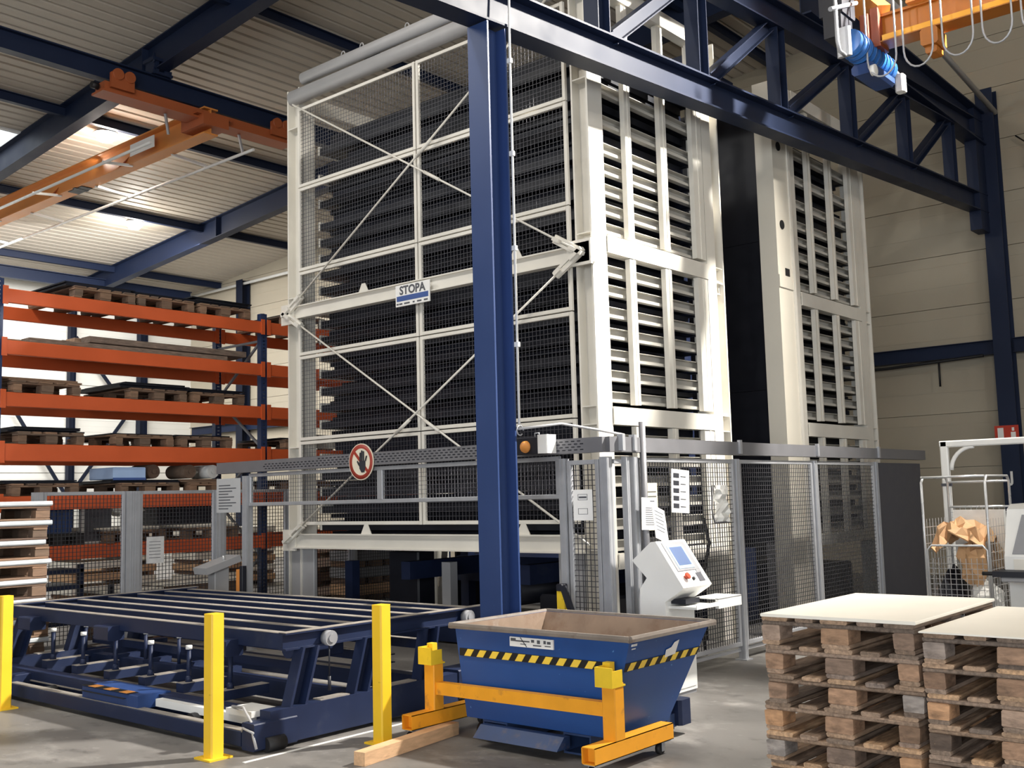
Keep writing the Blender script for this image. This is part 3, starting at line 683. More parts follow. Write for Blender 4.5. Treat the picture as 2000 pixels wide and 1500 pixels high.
# side towards the loading station: two portal openings
fpost(FX, 10.37, 1.99, .09); fpost(FX, 5.71)
b = MB(); b.cbox(FX-.02, FX+.02, 5.75, 10.32, 1.975, 2.015); b.build('top_bar', GALV, fc)
b = MB(); b.cbox(FX-.02, FX+.02, 5.75, 10.32, 1.64, 1.68); b.build('middle_bar', GALV, fc)
b = MB(); b.cbox(FX-.022, FX+.022, 8.04, 8.12, 1.68, 1.975); b.build('short_post', GALV, fc)
b = MB(); b.cbox(FX-.02, FX+.02, 10.28, 10.32, 1.68, 1.975); b.cbox(FX-.02, FX+.02, 5.75, 5.79, 1.68, 1.975); b.build('short_post', GALV, fc)
for y0, y1 in ((5.79, 8.04), (8.12, 10.28)):
    g = MB(); mesh_grid(g, y0, y1, 1.68, 1.975, FX, 'x', .042, .0018); o = g.build('wire_mesh', WIRE, fc); o['kind'] = 'stuff'
fpanel(FX, FX, 5.32, 5.66, .12, 1.97)
fpost(FX+.02, 5.27, 1.99, .08)
# corner bevel
fpost(7.62, 5.22, 1.99, .05); fpost(7.78, FY, 1.99, .07)
b = MB(); b.cbox(7.46, 7.58, 5.225, 5.265, 1.93, 1.97); b.build('corner_bar', GALV, fc)
XS = [7.78, 9.62, 11.44, 13.25]
for i in range(3):
    fpanel(XS[i]+.05, XS[i+1]-.05, FY, FY, .14, 1.985)
    fpost(XS[i+1], FY)
for x0, x1 in zip(XS[:-1], XS[1:]):
    b = MB(); b.extr(rp(.03, .03), (x0+.04, FY+.02, .1), (x1-.04, FY+.02, .1)); b.build('bottom_rail', GALV, fc)
b = MB(); b.box(13.35, 14.85, FY-.01, FY+.03, .1, 1.98); b.build('solid_panel', DGREY, fc, label='dark solid panel at the far end')
# cable duct on top
b = MB(); b.box(FX-.05, FX+.05, 5.25, 10.92, 2.03, 2.16); b.build('cable_duct', DUCT, fc)
g = MB(); k = 0
for r_, z in enumerate((2.06, 2.085, 2.11, 2.135)):
    y = 5.45+(r_ % 2)*.03
    while y < 10.0:
        if not (r_ == 3 and y > 9): g.box(FX-.052, FX-.0495, y, y+.035, z-.005, z+.005)
        y += .065
o = g.build('duct_slots', DARKM, fc); o['kind'] = 'stuff'
b = MB(); b.extr(rp(.13, .1), (FX, 5.25, 2.095), (7.72, 5.2, 2.095)); b.build('cable_duct', DUCT, fc)
b = MB(); b.box(7.72, 14.95, FY-.06, FY+.04, 2.03, 2.16); b.build('cable_duct', DUCT, fc)
for x in (7.5, 7.68, 9.62, 11.44, 13.25):
    b = MB(); b.box(x-.02, x+.02, FY-.085 if x > 7.7 else FY-.11, FY-.05, 2.04, 2.18); b.build('duct_clip', GALV, fc)
b = MB(); b.tube([(7.86, FY-.06, 2.3), (7.86, FY-.06, 1.2), (7.88, FY-.06, .3)], .03, 8); b.build('cable_conduit', DUCT, fc)

bc = thing('warning_beacon', 'small box with an orange warning lamp on the fence duct right of the column', 'warning lamp', (7.28, 5.94, 2.03))
b = MB(); b.cbox(7.2, 7.32, 5.84, 6.1, 2.035, 2.19, .008); b.build('housing', DARKM, bc)
b = MB(); b.cbox(7.19, 7.33, 5.74, 5.85, 2.04, 2.205, .008); b.build('side_box', WHITE2, bc)
b = MB(); b.lathe([(.055, 0), (.05, -.02), (.03, -.035), (.001, -.04)], (7.2, 5.99, 2.105), 16, 'x'); b.build('orange_lens', TAPEO, bc)
b = MB(); b.box(7.2, 7.33, 6.1, 6.12, 2.035, 2.19); b.build('end_flange', WHITE2, bc)
b = MB(); b.tube([(7.26, 5.93, 2.19), (7.26, 5.93, 2.225), (7.26, 5.88, 2.225), (7.26, 5.88, 2.19)], .006, 5); b.build('carry_loop', GALV, bc)

# notices pinned to the fences
def notice_x(name, lab, x, y0, y1, z0, z1, lines, mt=PAPER, tilt=0, cat='notice'):
    t = thing(name, lab, cat, (x, (y0+y1)/2, (z0+z1)/2))
    b = MB(); b.box(x-.003, x, y0, y1, z0, z1); b.build('sheet', mt, t)
    g = MB(); 
    for (a, b_, z, h) in lines: g.box(x-.0045, x-.003, y1-(y1-y0)*a, y1-(y1-y0)*b_, z0+(z1-z0)*z, z0+(z1-z0)*(z+h))
    g.build('print', INK, t)
    if tilt: t.rotation_euler = (tilt, 0, 0)
    return t
def notice_y(name, lab, y, x0, x1, z0, z1, lines, mt=PAPER, tilt=0, ink=INK):
    t = thing(name, lab, 'notice', ((x0+x1)/2, y, (z0+z1)/2))
    b = MB(); b.box(x0, x1, y-.003, y, z0, z1); b.build('sheet', mt, t)
    g = MB()
    for (a, b_, z, h) in lines: g.box(x0+(x1-x0)*a, x0+(x1-x0)*b_, y-.0045, y-.003, z0+(z1-z0)*z, z0+(z1-z0)*(z+h))
    g.build('print', ink, t)
    if tilt: t.rotation_euler = (0, tilt, 0)
    return t
LT = [(.1, .5+.4*((i*7) % 5)/5, .1+i*.085, .03) for i in range(9)]
notice_x('paper_notice', 'white paper with two boxed drawings pinned on the narrow fence panel at the corner', FX-.03, 5.385, 5.59, 1.45, 1.715,
    [(.25, .75, .84, .012), (.25, .75, .66, .012), (.25, .27, .66, .19), (.73, .75, .66, .19), (.25, .75, .38, .012), (.25, .75, .2, .012), (.25, .27, .2, .19), (.73, .75, .2, .19), (.3, .7, .72, .06)])
notice_y('paper_notice', 'tall white paper with five small pictures pinned on the fence mesh', FY-.03, 8.35, 8.66, 1.48, 1.88,
    [(.1, .42, .1+i*.175, .11) for i in range(5)] + [(.5, .8, .13+i*.175, .02) for i in range(5)], tilt=.06, ink=INKD)
notice_y('paper_notice', 'cream paper notice hanging behind the white one left of the control terminal', FY-.03, 7.89, 8.11, 1.34, 1.76, [(.1, .9, .1+i*.1, .025) for i in range(8)], PAPERY)
notice_y('paper_notice', 'white paper notice taped to the grey pipe left of the control terminal', FY-.10, 7.74, 7.98, 1.35, 1.63, [(.25, .8, .15+i*.065, .022) for i in range(9)] + [(.55, .85, .88, .03)], tilt=.04)
notice_x('notice_board', 'grey notice board with printed lines at the left end of the machine fence', FX-.06, 10.42, 10.9, 1.57, 1.97, LT, mt=mat('board_grey', '#b9bbbd', .5, var=.03))
notice_y('paper_notice', 'creased pale paper tied to the low fence in front of the racking', 11.40, 6.7, 6.93, 1.0, 1.31, [(.15, .8, .2+i*.12, .02) for i in range(6)], mt=mat('creased_paper', '#c9c9c9', .6, var=.12, scale=12))
dh = thing('plastic_cover', 'crumpled clear plastic cover hanging on the fence right of the picture notice', 'cover', (9.22, FY-.05, 1.55))
b = MB(); rr = random.Random(5); gx, gz = 7, 9; k0 = len(b.v)
for j in range(gz):
    for i in range(gx): b.v.append((9.06+.3*i/(gx-1)+rr.uniform(-.01, .01), FY-.06+rr.uniform(-.03, .03), 1.37+.36*j/(gz-1)))
for j in range(gz-1):
    for i in range(gx-1): b.face([k0+j*gx+i, k0+j*gx+i+1, k0+(j+1)*gx+i+1, k0+(j+1)*gx+i])
b.build('film', PLAST, dh); b = MB(); b.tube([(9.05, FY-.06, 1.73), (9.02, FY-.06, 1.5), (9.06, FY-.06, 1.37), (9.36, FY-.06, 1.37)], .008, 5); b.build('seam', DUCT, dh)
b = MB(); b.tube([(9.55, FY+.35, 1.4), (9.56, FY+.3, 1.15), (9.45, FY+.3, .9), (9.3, FY+.3, .8), (9.33, FY+.3, .4), (9.4, FY+.3, .05)], .018, 8); tag(b.build('hanging_hose', BLACK), 'black hose hanging behind the fence right of the terminal', 'hose')

# ------------------------------------------------------------------ low fence at the back left
lfn = thing('low_fence', 'low grey mesh fence between the loading station and the orange racking', 'fence', (6.5, 11.45, 0))
for x, w_ in ((5.42, .1), (6.54, .17), (7.72, .12), (8.8, .07), (9.9, .07), (10.9, .07)):
    b = MB(); b.box(x-w_/2, x+w_/2, 11.41, 11.49, .01, 1.85); b.box(x-.008, x+.008, 11.405, 11.41, .01, 1.85)
    if w_ > .1: b.box(x-w_/2+.05, x-w_/2+.06, 11.404, 11.41, .01, 1.85); b.box(x+w_/2-.06, x+w_/2-.05, 11.404, 11.41, .01, 1.85)
    b.box(x-w_/2-.03, x+w_/2+.03, 11.38, 11.52, 0, .01); b.build('post', GALV, lfn)
for x0, x1 in ((5.48, 6.45), (6.63, 7.66), (7.78, 8.76), (8.84, 9.86), (9.94, 10.86)): fpanel(x0, x1, 11.45, 11.45, .15, 1.85, par=lfn, wire=WIRED)

# ------------------------------------------------------------------ euro pallets
def pal_part(par, name, x0, x1, y0, y1, z0, z1, mt, cache={}):
    key = (name, round(x1-x0, 3), round(y1-y0, 3), round(z1-z0, 3), mt.name, random.randrange(2))
    me = cache.get(key)
    if me is None:
        a, b_, c_ = (x1-x0)/2, (y1-y0)/2, (z1-z0)/2
        q = MB(); q.cbox(-a, a, -b_, b_, -c_, c_, .006)
        q.v = [(x+random.uniform(-.0025, .0025), y+random.uniform(-.0025, .0025), z+random.uniform(-.0008, .0008)) for x, y, z in q.v]
        o = q.build(name, mt, par, local=True); cache[key] = o.data
    else:
        o = bpy.data.objects.new(name, me); COL.objects.link(o); o.parent = par
    o.location = ((x0+x1)/2, (y0+y1)/2, (z0+z1)/2)
    return o
def pallet(lab, loc, rz=0, group='pallets', mt=WOOD, mtb=WOODB, along='x', jit=.006):
    t = thing('euro_pallet', lab, 'pallet', loc, group, rz)
    def A(n, x0, x1, y0, y1, z0, z1, m_):
        dx, dy = random.uniform(-jit, jit), random.uniform(-jit, jit)
        if along == 'x': pal_part(t, n, x0+dx, x1+dx, y0+dy, y1+dy, z0, z1, m_)
        else: pal_part(t, n, -y1+dy, -y0+dy, x0+dx, x1+dx, z0, z1, m_)
    for y, w_ in ((-.35, .1), (0, .145), (.35, .1)): A('base_board', -.6, .6, y-w_/2, y+w_/2, 0, .022, mt)
    for x in (-.5275, 0, .5275):
        for y, w_ in ((-.35, .1), (0, .145), (.35, .1)): A('block', x-.0725, x+.0725, y-w_/2, y+w_/2, .022, .1, mtb)
        A('cross_board', x-.0725, x+.0725, -.4, .4, .1, .122, mt)
    for y, w_ in ((-.3275, .145), (-.165, .1), (0, .145), (.165, .1), (.3275, .145)): A('deck_board', -.6, .6, y-w_/2, y+w_/2, .122, .144, mt)
    return t
for s_, (cx_, cy_, lab) in enumerate(((5.735, 2.28, 'left stack'), (5.72, 1.455, 'right stack'))):
    hs = 1 if s_ == 0 else .968
    for i in range(7):
        nm = 'top pallet' if i == 6 else 'bottom pallet' if i == 0 else ORD[6-i] + ' from the top'
        pallet('worn wooden euro pallet, %s of the %s of foreground pallets' % (nm, lab), (cx_+random.uniform(-.018, .018), cy_+random.uniform(-.012, .012), i*.1445*hs), random.uniform(-.014, .014), 'stacked euro pallets in the foreground', jit=.004).scale.z = hs
    b = MB(); zz = 7*.1445*hs+.0005
    b.cbox(cx_-.62, cx_+.62, cy_-.405, cy_+.405, zz, zz+(.016 if s_ == 0 else .008), .003); tag(b.build('cover_board', BOARD), 'pale fibreboard sheet covering the %s of pallets' % lab, 'board', 'cover boards')

# ------------------------------------------------------------------ tipping bin
bn = thing('tipping_bin', 'blue steel tipping bin with black and yellow hazard tape in the foreground', 'bin', (6.0, 4.55, 0))
base = [(5.53, 5.2), (6.19, 5.2), (6.19, 3.97), (5.53, 3.97)]; rim = [(5.53, 5.3), (6.52, 5.26), (6.50, 3.8), (5.53, 3.8)]
def shell(mb, base, rim, z0, z1, inner):
    k = len(mb.v); mb.v += [(x, y, z0) for x, y in base] + [(x, y, z1) for x, y in rim]
    for i in range(4):
        q = [k+i, k+(i+1)%4, k+4+(i+1)%4, k+4+i]; mb.face(q if inner else q[::-1])
    mb.face([k, k+1, k+2, k+3] if not inner else [k+3, k+2, k+1, k])
b = MB(); shell(b, base, rim, .15, .775, False); b.build('outer_shell', BINB, bn)
ins = lambda P_, d: [(P_[0][0]+d, P_[0][1]-d), (P_[1][0]-d, P_[1][1]-d), (P_[2][0]-d, P_[2][1]+d), (P_[3][0]+d, P_[3][1]+d)]
b = MB(); shell(b, ins(base, .012), ins(rim, .012), .165, .775, True); b.build('inner_shell', RUST, bn)
b = MB(); out = [(rim[0][0]-.03, rim[0][1]+.02), (rim[1][0]+.03, rim[1][1]+.02), (rim[2][0]+.03, rim[2][1]-.02), (rim[3][0]-.03, rim[3][1]-.02)]
for i in range(4):
    a, c_ = out[i], out[(i+1) % 4]; b.extr([(-.016, -.02), (.016, -.026), (.02, 0), (.012, .016), (-.012, .016), (-.018, 0)], (a[0], a[1], .775), (c_[0], c_[1], .775))
b.build('rim', RIM, bn)
# chassis with fork pockets
for y0, y1 in ((4.12, 4.34), (4.82, 5.04)):
    b = MB(); b.box(5.52, 6.5, y0, y0+.012, .03, .14); b.box(5.52, 6.5, y1-.012, y1, .03, .14); b.box(5.52, 6.5, y0, y1, .138, .15); b.box(5.52, 6.5, y0, y1, .02, .032); b.build('fork_pocket', CHAS, bn)
b = MB(); b.extr([(-.04, 0), (.1, 0), (.02, .075), (-.04, .075)], (5.47, 5.0, .06), (5.47, 4.28, .06)); b.build('front_skirt', CHAS, bn)
b = MB(); b.box(6.3, 6.42, 4.05, 5.1, .06, .15); b.build('rear_frame', CHAS, bn)
b = MB(); b.cbox(6.4, 6.55, 4.0, 4.14, .07, .24, .02); b.build('pivot_box', NAVY2, bn)
for x, y in ((5.62, 5.12), (6.42, 4.4), (6.42, 4.95)):
    b = MB(); b.cyl((x, y-.025, .055), (x, y+.025, .055), .055, 16); b.build('wheel', BLACK, bn)
# hazard tape front and side
b = MB(); b.box(5.521, 5.53, 3.93, 5.25, .566, .618); b.build('hazard_tape', BLACK, bn, label='black tape with yellow stripes')
b = MB()
n_ = 11
for i in range(n_):
    y = 5.2-i*.117; k = len(b.v)
    for x in (5.5185, 5.5215): b.v += [(x, y+.005, .568), (x, y-.055, .568), (x, y-.09, .616), (x, y-.03, .616)]
    for q in ((0, 1, 2, 3), (7, 6, 5, 4), (0, 4, 5, 1), (1, 5, 6, 2), (2, 6, 7, 3), (3, 7, 4, 0)): b.face([k+j for j in q])
b.build('tape_stripes', TAPEY, bn)
# side tape follows the tapered side
def sideY(z): return 3.97+(3.8-3.97)*(z-.15)/.625
def sidept(x, z, o=.004): return (x, sideY(z)-o, z)
def spoly(mb, pts, o):
    k = len(mb.v); mb.v += [sidept(x, z, o) for x, z in pts]+[sidept(x, z, o-.003) for x, z in pts]; m_ = len(pts)
    mb.face([k+i for i in range(m_)]); mb.face([k+m_+i for i in range(m_)][::-1])
    for i in range(m_): mb.face([k+i, k+m_+i, k+m_+(i+1) % m_, k+(i+1) % m_])
b = MB(); spoly(b, [(5.53, .566), (6.40, .566), (6.425, .618), (5.53, .618)], .004); b.build('hazard_tape', BLACK, bn, label='black tape with yellow stripes on the side')
b = MB()
for i in range(7):
    x = 5.56+i*.125; spoly(b, [(x, .568), (x+.06, .568), (x+.09, .616), (x+.03, .616)], .007)
b.build('tape_stripes', TAPEY, bn)
b = MB(); b.box(5.515, 5.527, 4.40, 4.775, .665, .728); pl_ = b.build('label_plate', PAPER, bn, label='white label plate with a scratch across it')
b = MB()
for y0, y1, z0, z1 in ((4.72, 4.765, .70, .72), (4.60, 4.72, .699, .708), (4.56, 4.585, .70, .718), (4.51, 4.535, .695, .718), (4.46, 4.48, .697, .718), (4.42, 4.45, .697, .714), (4.5, 4.57, .678, .686), (4.42, 4.47, .68, .686), (4.63, 4.68, .682, .687)): b.box(5.5135, 5.5155, y0, y1, z0, z1)
b.extr(rp(.002, .006), (5.5145, 4.68, .727), (5.5145, 4.625, .667), (1, 0, 0)); b.build('print', INK, pl_)
b = MB(); spoly(b, [(5.98, .60), (6.10, .61), (6.12, .70), (6.07, .69), (6.04, .66), (5.98, .65)], .009); b.build('torn_sticker', PAPER, bn)
b = MB(); spoly(b, [(5.56, .72), (5.62, .72), (5.62, .735), (5.56, .735)], .004); spoly(b, [(5.57, .70), (5.61, .70), (5.61, .708), (5.57, .708)], .004); b.build('small_marking', PAPER, bn)

# ------------------------------------------------------------------ orange-yellow trestle in front of the bin
sd = thing('wheeled_trestle', 'orange yellow wheeled trestle standing in front of the blue bin', 'trestle', (5.45, 4.66, 0))
for yy, xo in ((3.86, 0), (5.46, .06)):
    X = lambda x: x+xo
    b = MB(); b.box(X(5.14), X(6.0), yy-.05, yy-.045, .085, .185); b.box(X(5.14), X(6.0), yy+.045, yy+.05, .085, .185); b.box(X(5.14), X(6.0), yy-.05, yy+.05, .18, .185); b.box(X(5.14), X(6.0), yy-.05, yy+.05, .085, .09); b.box(X(5.2), X(6.0), yy-.045, yy+.045, .09, .18); b.build('foot', STAND, sd)
    b = MB(); b.cbox(X(5.36), X(5.46), yy-.05, yy+.05, .185, .52, .006); b.build('upright', STAND, sd)
    b = MB(); b.box(X(5.33), X(5.34), yy-.055, yy+.075, .50, .62); b.box(X(5.34), X(5.47), yy-.055, yy+.075, .50, .51); b.box(X(5.34), X(5.47), yy+.065, yy+.075, .51, .62); b.box(X(5.34), X(5.44), yy-.055, yy-.047, .51, .60); b.box(X(5.43), X(5.48), yy+.03, yy+.085, .51, .635); b.build('bracket', STANDY, sd)
    for x in (5.2, 5.93):
        b = MB(); b.box(X(x)-.05, X(x)+.05, yy-.04, yy+.04, .077, .085); b.box(X(x)-.03, X(x)-.0, yy-.025, yy-.02, .02, .08); b.box(X(x)-.03, X(x)-.0, yy+.02, yy+.025, .02, .08); cf = b.build('castor_fork', GALV, sd)
        b = MB(); b.cyl((X(x)-.02, yy-.016, .035), (X(x)-.02, yy+.016, .035), .035, 16); b.build('castor_wheel', BLACK, cf)
b = MB(); b.extr(rp(.085, .06), (5.41, 3.91, .36), (5.47, 5.41, .335)); b.build('crossbar', STAND, sd)

# ------------------------------------------------------------------ control terminal
tm = thing('control_terminal', 'white control terminal with a tilted screen standing at the fence', 'terminal', (7.68, 4.88, 0))
prof = [(5.0, .03), (4.76, .03), (4.76, .78), (4.60, .88), (4.58, .90), (4.83, 1.27), (4.88, 1.265), (5.07, 1.11), (4.93, .97), (5.0, .88)]
def yz(mb, prof, x0, x1):
    k = len(mb.v); n_ = len(prof); mb.v += [(x0, y, z) for y, z in prof]+[(x1, y, z) for y, z in prof]
    for i in range(n_): mb.face([k+i, k+(i+1) % n_, k+n_+(i+1) % n_, k+n_+i])
    mb.face([k+i for i in range(n_)][::-1]); mb.face([k+n_+i for i in range(n_)])
b = MB(); yz(b, prof, 7.45, 7.9); b.build('housing', WHITE2, tm)
pd = Vector((0, 4.83-4.58, 1.27-.90)).normalized(); pn_ = Vector((0, -pd.z, pd.y))
def onpanel(mb, u0, u1, v0, v1, h0, h1):      # u along X, v up the slope
    o_ = Vector((7.45, 4.58, .90)); k = len(mb.v)
    for h in (h0, h1):
        for u, v in ((u0, v0), (u1, v0), (u1, v1), (u0, v1)): mb.v.append(tuple(o_+Vector((u, 0, 0))+pd*v+pn_*h))
    for q in ((3, 2, 1, 0), (4, 5, 6, 7), (0, 1, 5, 4), (1, 2, 6, 5), (2, 3, 7, 6), (3, 0, 4, 7)): mb.face([k+j for j in q])
def PB(n, mt, *a):
    b = MB(); onpanel(b, *a); return b.build(n, mt, tm)
PB('screen_bezel', PGREY, .06, .40, .15, .425, 0, .006)
PB('screen_frame', SCREENF, .10, .34, .17, .39, .006, .009); PB('screen', SCREEN, .125, .315, .20, .375, .009, .011)
PB('key_strip', DGREY, .30, .385, .04, .12, 0, .004); PB('key_strip', PGREY, .33, .40, .12, .165, 0, .005)
b = MB(); c0 = Vector((7.45, 4.58, .90))+Vector((.12, 0, 0))+pd*.09; b.cyl(c0, c0+pn_*.02, .018, 14); b.cyl(c0+pn_*.02, c0+pn_*.035, .028, 16); b.build('emergency_button', RED, tm)
b = MB(); c0 = Vector((7.45, 4.58, .90))+Vector((.22, 0, 0))+pd*.07; b.cyl(c0, c0+pn_*.015, .014, 14); b.build('black_knob', BLACK, tm)
b = MB(); b.box(7.5, 7.86, 4.5, 4.77, .725, .745); b.box(7.5, 7.86, 4.495, 4.5, .725, .76); b.build('keyboard_shelf', WHITE2, tm)
b = MB(); b.box(7.86, 8.25, 4.5, 4.53, .70, .78); b.box(7.86, 8.25, 4.5, 4.74, .775, .785); b.build('side_tray', WHITE2, tm)
b = MB(); b.box(7.54, 7.76, 4.62, 4.76, .76, .80); b.build('keyboard', DARKM, tm)
b = MB(); b.box(7.66, 7.76, 4.748, 4.762, .52, .62); b.build('socket_box', PGREY, tm); b = MB(); b.box(7.69, 7.73, 4.744, 4.75, .54, .60); b.build('socket', WHITE2, tm)
b = MB(); b.box(7.47, 7.88, 4.755, 4.765, .06, .7); b.build('service_door', WHITE2, tm)
b = MB(); b.box(7.45, 7.9, 4.77, 4.99, 0, .03); b.build('plinth', PGREY, tm)
cdn = thing('instruction_card', 'slanted white instruction card standing on the control terminal', 'card', (7.62, 4.87, 1.27))
k = Matrix.Translation((0, 0, .0)) @ Matrix.Rotation(.30, 4, 'Y') @ Matrix.Rotation(-.3, 4, 'X')
b = MB(); b.box(-.1, .1, -.003, .003, 0, .3); b.xf(k); b.build('card', PAPER, cdn, local=True)
b = MB()
for i in range(6): b.box(-.07, .05+.02*(i % 2), -.0045, -.003, .08+i*.034, .088+i*.034)
b.xf(k); b.build('print', INK, cdn, local=True)

# light barrier posts
lp = thing('light_barrier_post', 'yellow light barrier post with a black strut behind the blue bin', 'post', (7.2, 5.62, 0))
b = MB(); b.cbox(7.17, 7.23, 5.58, 5.67, 0, .86, .008); b.build('post_body', STANDY, lp)
b = MB(); b.cbox(7.16, 7.24, 5.60, 5.66, .86, .92, .01); b.build('cap', DARKM, lp)
b = MB(); b.extr(rp(.04, .05), (7.18, 5.6, .9), (7.2, 5.28, .05)); b.build('strut', DARKM, lp)
lp = thing('light_barrier_post', 'small orange light barrier post at the left end of the machine fence', 'post', (7.3, 10.32, 0))
b = MB(); b.cbox(7.27, 7.31, 10.36, 10.44, 0, .92, .006); b.build('post_body', CRANE, lp); b = MB(); b.cbox(7.26, 7.32, 10.3, 10.36, 0, .96, .006); b.build('cap', DARKM, lp)
gs = thing('control_stand', 'small grey control stand by the low fence behind the loading station', 'stand', (7.4, 10.95, 0))
b = MB(); b.cbox(7.3, 7.5, 10.9, 11.05, 0, .92, .01); b.build('pedestal', TGREY, gs)
b = MB(); b.extr([(-.14, -.05), (.14, -.05), (.14, .03), (-.14, .03)], (7.15, 10.98, .90), (7.62, 10.98, 1.03)); b.build('sloped_desk', TGREY, gs)
b = MB(); b.cyl((7.42, 10.9, 1.0), (7.42, 10.9, 1.06), .02, 10); b.build('knob', CHROME, gs)

# ------------------------------------------------------------------ loading station
ls = thing('loading_station', 'dark blue loading station with slatted top behind the yellow bollards', 'machine', (5.7, 8.3, 0))
b7 = [4.75, 5.07, 5.40, 5.73, 6.06, 6.38, 6.66]
for x in b7:
    b = MB(); b.extr(up_(.11, .07, .01), (x, 6.2, .69), (x, 10.42, .69)); s_ = b.build('bar', NAVY2, ls)
    b = MB(); b.box(x-.036, x+.036, 6.2, 10.42, .7455, .751); b.build('worn_top', WORN, s_)
for y, s in ((6.14, -1), (10.48, 1)):
    b = MB(); b.extr(ip(.12, .08, .012, .01), (4.66, y, .70), (6.76, y, .70)); b.build('end_beam', NAVY2, ls)
    for x in ((5.03, 6.5) if s < 0 else ()):
        b = MB(); b.cyl((x, y+s*.03, .69), (x, y+s*.09, .69), .055, 18); b.cyl((x, y+s*.09, .69), (x, y+s*.10, .69), .03, 14); b.build('roller', PGREY, ls)
    b = MB(); b.box(4.66, 6.78, y-.04, y+.04, .758, .764); b.build('worn_edge', WORN, ls)
for x in (6.6,):
    b = MB(); b.extr(up_(.16, .06, .01), (x, 6.2, .54), (x, 10.42, .54)); b.build('side_beam', NAVY2, ls)
for x, y in ((4.7, 6.86), (4.7, 8.55), (4.7, 9.95)):
    b = MB(); b.cbox(x-.09, x+.06, y-.12, y+.12, .555, .675, .01); b.build('bracket_box', NAVY2, ls)
for y in (6.12, 10.42):      # slanted plate legs
    for xt, xb_ in ((4.80, 4.68), (5.38, 5.26), (6.02, 5.94)):
        b = MB()
        for d in (0, .13): b.extr(rp(.10, .02), (xt+d, y, .65), (xb_+d, y, .25), (0, 1, 0))
        b.extr(rp(.02, .13), (xt+.065, y+.04, .65), (xb_+.065, y+.04, .25), (0, 1, 0)); b.build('slanted_leg', NAVY2, ls)
    b = MB(); b.box(4.5, 6.35, y-.06, y+.06, .03, .26); b.build('base_beam', NAVY2, ls)
    for xa, xb_ in ((4.95, 5.22), (5.55, 5.9)):
        b = MB(); b.box(xa, xb_, y-.04, y+.05, .26, .268); b.build('worn_edge', WORN, ls)
for x in (4.62, 5.5, 6.3):
    b = MB(); b.box(x-.06, x+.06, 6.2, 10.42, .08, .22); b.build('base_rail', NAVY2, ls)
for x, z in ((5.55, .34), (5.85, .42), (6.15, .5)):
    b = MB(); b.extr(up_(.07, .06, .008), (x, 6.3, z), (x, 10.4, z)); s_ = b.build('scissor_rail', NAVY2, ls); b = MB(); b.box(x-.03, x+.03, 6.3, 10.4, z+.036, z+.04); b.build('worn_top', WORN, s_)
# pins with white caps on short arms
for i in range(6):
    y = 9.76-i*.56
    b = MB(); b.box(4.72, 5.12, y-.05, y+.05, .21, .28); a = b.build('pin_arm', NAVY2, ls); b = MB(); b.box(4.72, 5.12, y-.05, y+.05, .28, .284); b.build('worn_top', WORN, a)
    b = MB(); b.cyl((4.8, y, .284), (4.8, y, .535), .018, 10); b.cyl((4.8, y, .284), (4.8, y, .33), .03, 10, .02); b.build('pin', NAVY2, ls)
    b = MB(); b.cyl((4.8, y, .535), (4.8, y, .565), .026, 12); b.build('pin_cap', WHITE2, ls)
for i in range(5):
    y = 10.3-i*.56
    b = MB(); b.cyl((5.4, y, .25), (5.4, y, .48), .016, 10); b.build('pin', NAVY2, ls)
    b = MB(); b.cyl((5.4, y, .48), (5.4, y, .505), .022, 12); b.build('pin_cap', WHITE2, ls)
    b = MB(); b.box(5.35, 5.65, y-.04, y+.04, .19, .25); b.build('pin_arm', NAVY2, ls)
# front bumper frame
b = MB(); b.cbox(4.36, 4.44, 6.2, 9.75, .035, .14, .006); fb = b.build('front_bumper', NAVY2, ls); b = MB(); b.box(4.365, 4.435, 6.2, 9.75, .14, .144); b.build('worn_top', WORN, fb)
for y in (6.12, 9.75):
    b = MB(); b.cbox(4.36, 4.72, y-.07, y+.07, .02, .2, .008); b.build('bumper_end', NAVY2, ls)
b = MB(); b.cbox(4.38, 4.66, 7.55, 8.4, .13, .235, .006); bx = b.build('stripe_box', CBLUE, ls)
b = MB(); b.extr(rp(.004, .05), (4.378, 8.38, .2), (4.378, 7.72, .2)); b.box(4.374, 4.46, 7.68, 8.4, .236, .239); b.build('hazard_tape', BLACK, bx)
for i in range(3):
    b = MB(); y = 8.3-i*.24; b.box(4.376, 4.455, y-.11, y, .239, .241); b.build('tape_stripe', TAPEO, bx)
b = MB(); b.box(4.5, 4.68, 6.3, 7.5, .145, .20); b.box(4.48, 4.7, 6.25, 6.55, .2, .24); b.build('cable_tray', WHITE2, ls)
b = MB(); b.box(4.55, 5.0, 7.0, 9.7, .13, .14); b.build('drip_sheet', WORN, ls)
for y, q in ((6.95, .08), (9.2, .07), (6.05, .05)):
    b = MB(); b.cyl((4.45, y, q), (4.6, y, q), q, 14); b.build('wheel', BLACK, ls)
b = MB(); b.tube([(4.5, 6.5, .25), (4.45, 6.3, .27), (4.4, 6.14, .2), (4.36, 6.06, .12), (4.37, 6.04, .04)], .01, 6); b.tube([(4.4, 6.25, .1), (4.34, 6.15, .17), (4.34, 6.03, .15)], .008, 6); b.build('loose_wire', TGREY, ls)
b = MB(); b.cbox(5.0, 5.35, 6.3, 6.55, .52, .66, .01); b.cyl((5.0, 6.42, .6), (4.92, 6.42, .6), .07, 14); b.build('gear_motor', NAVY2, ls)
b = MB(); b.tube([(5.03, 6.08, .66), (5.03, 6.08, .42)], .006, 5); b.cyl((5.03, 6.08, .42), (5.03, 6.08, .32), .012, 8); b.build('pull_cord', DARKM, ls)
b = MB(); b.cbox(6.35, 6.62, 6.05, 6.3, .05, .28, .01); b.build('cable_box', NAVY2, ls); b = MB(); b.box(6.42, 6.5, 6.045, 6.05, .1, .2); b.build('plug', PAPER, ls)

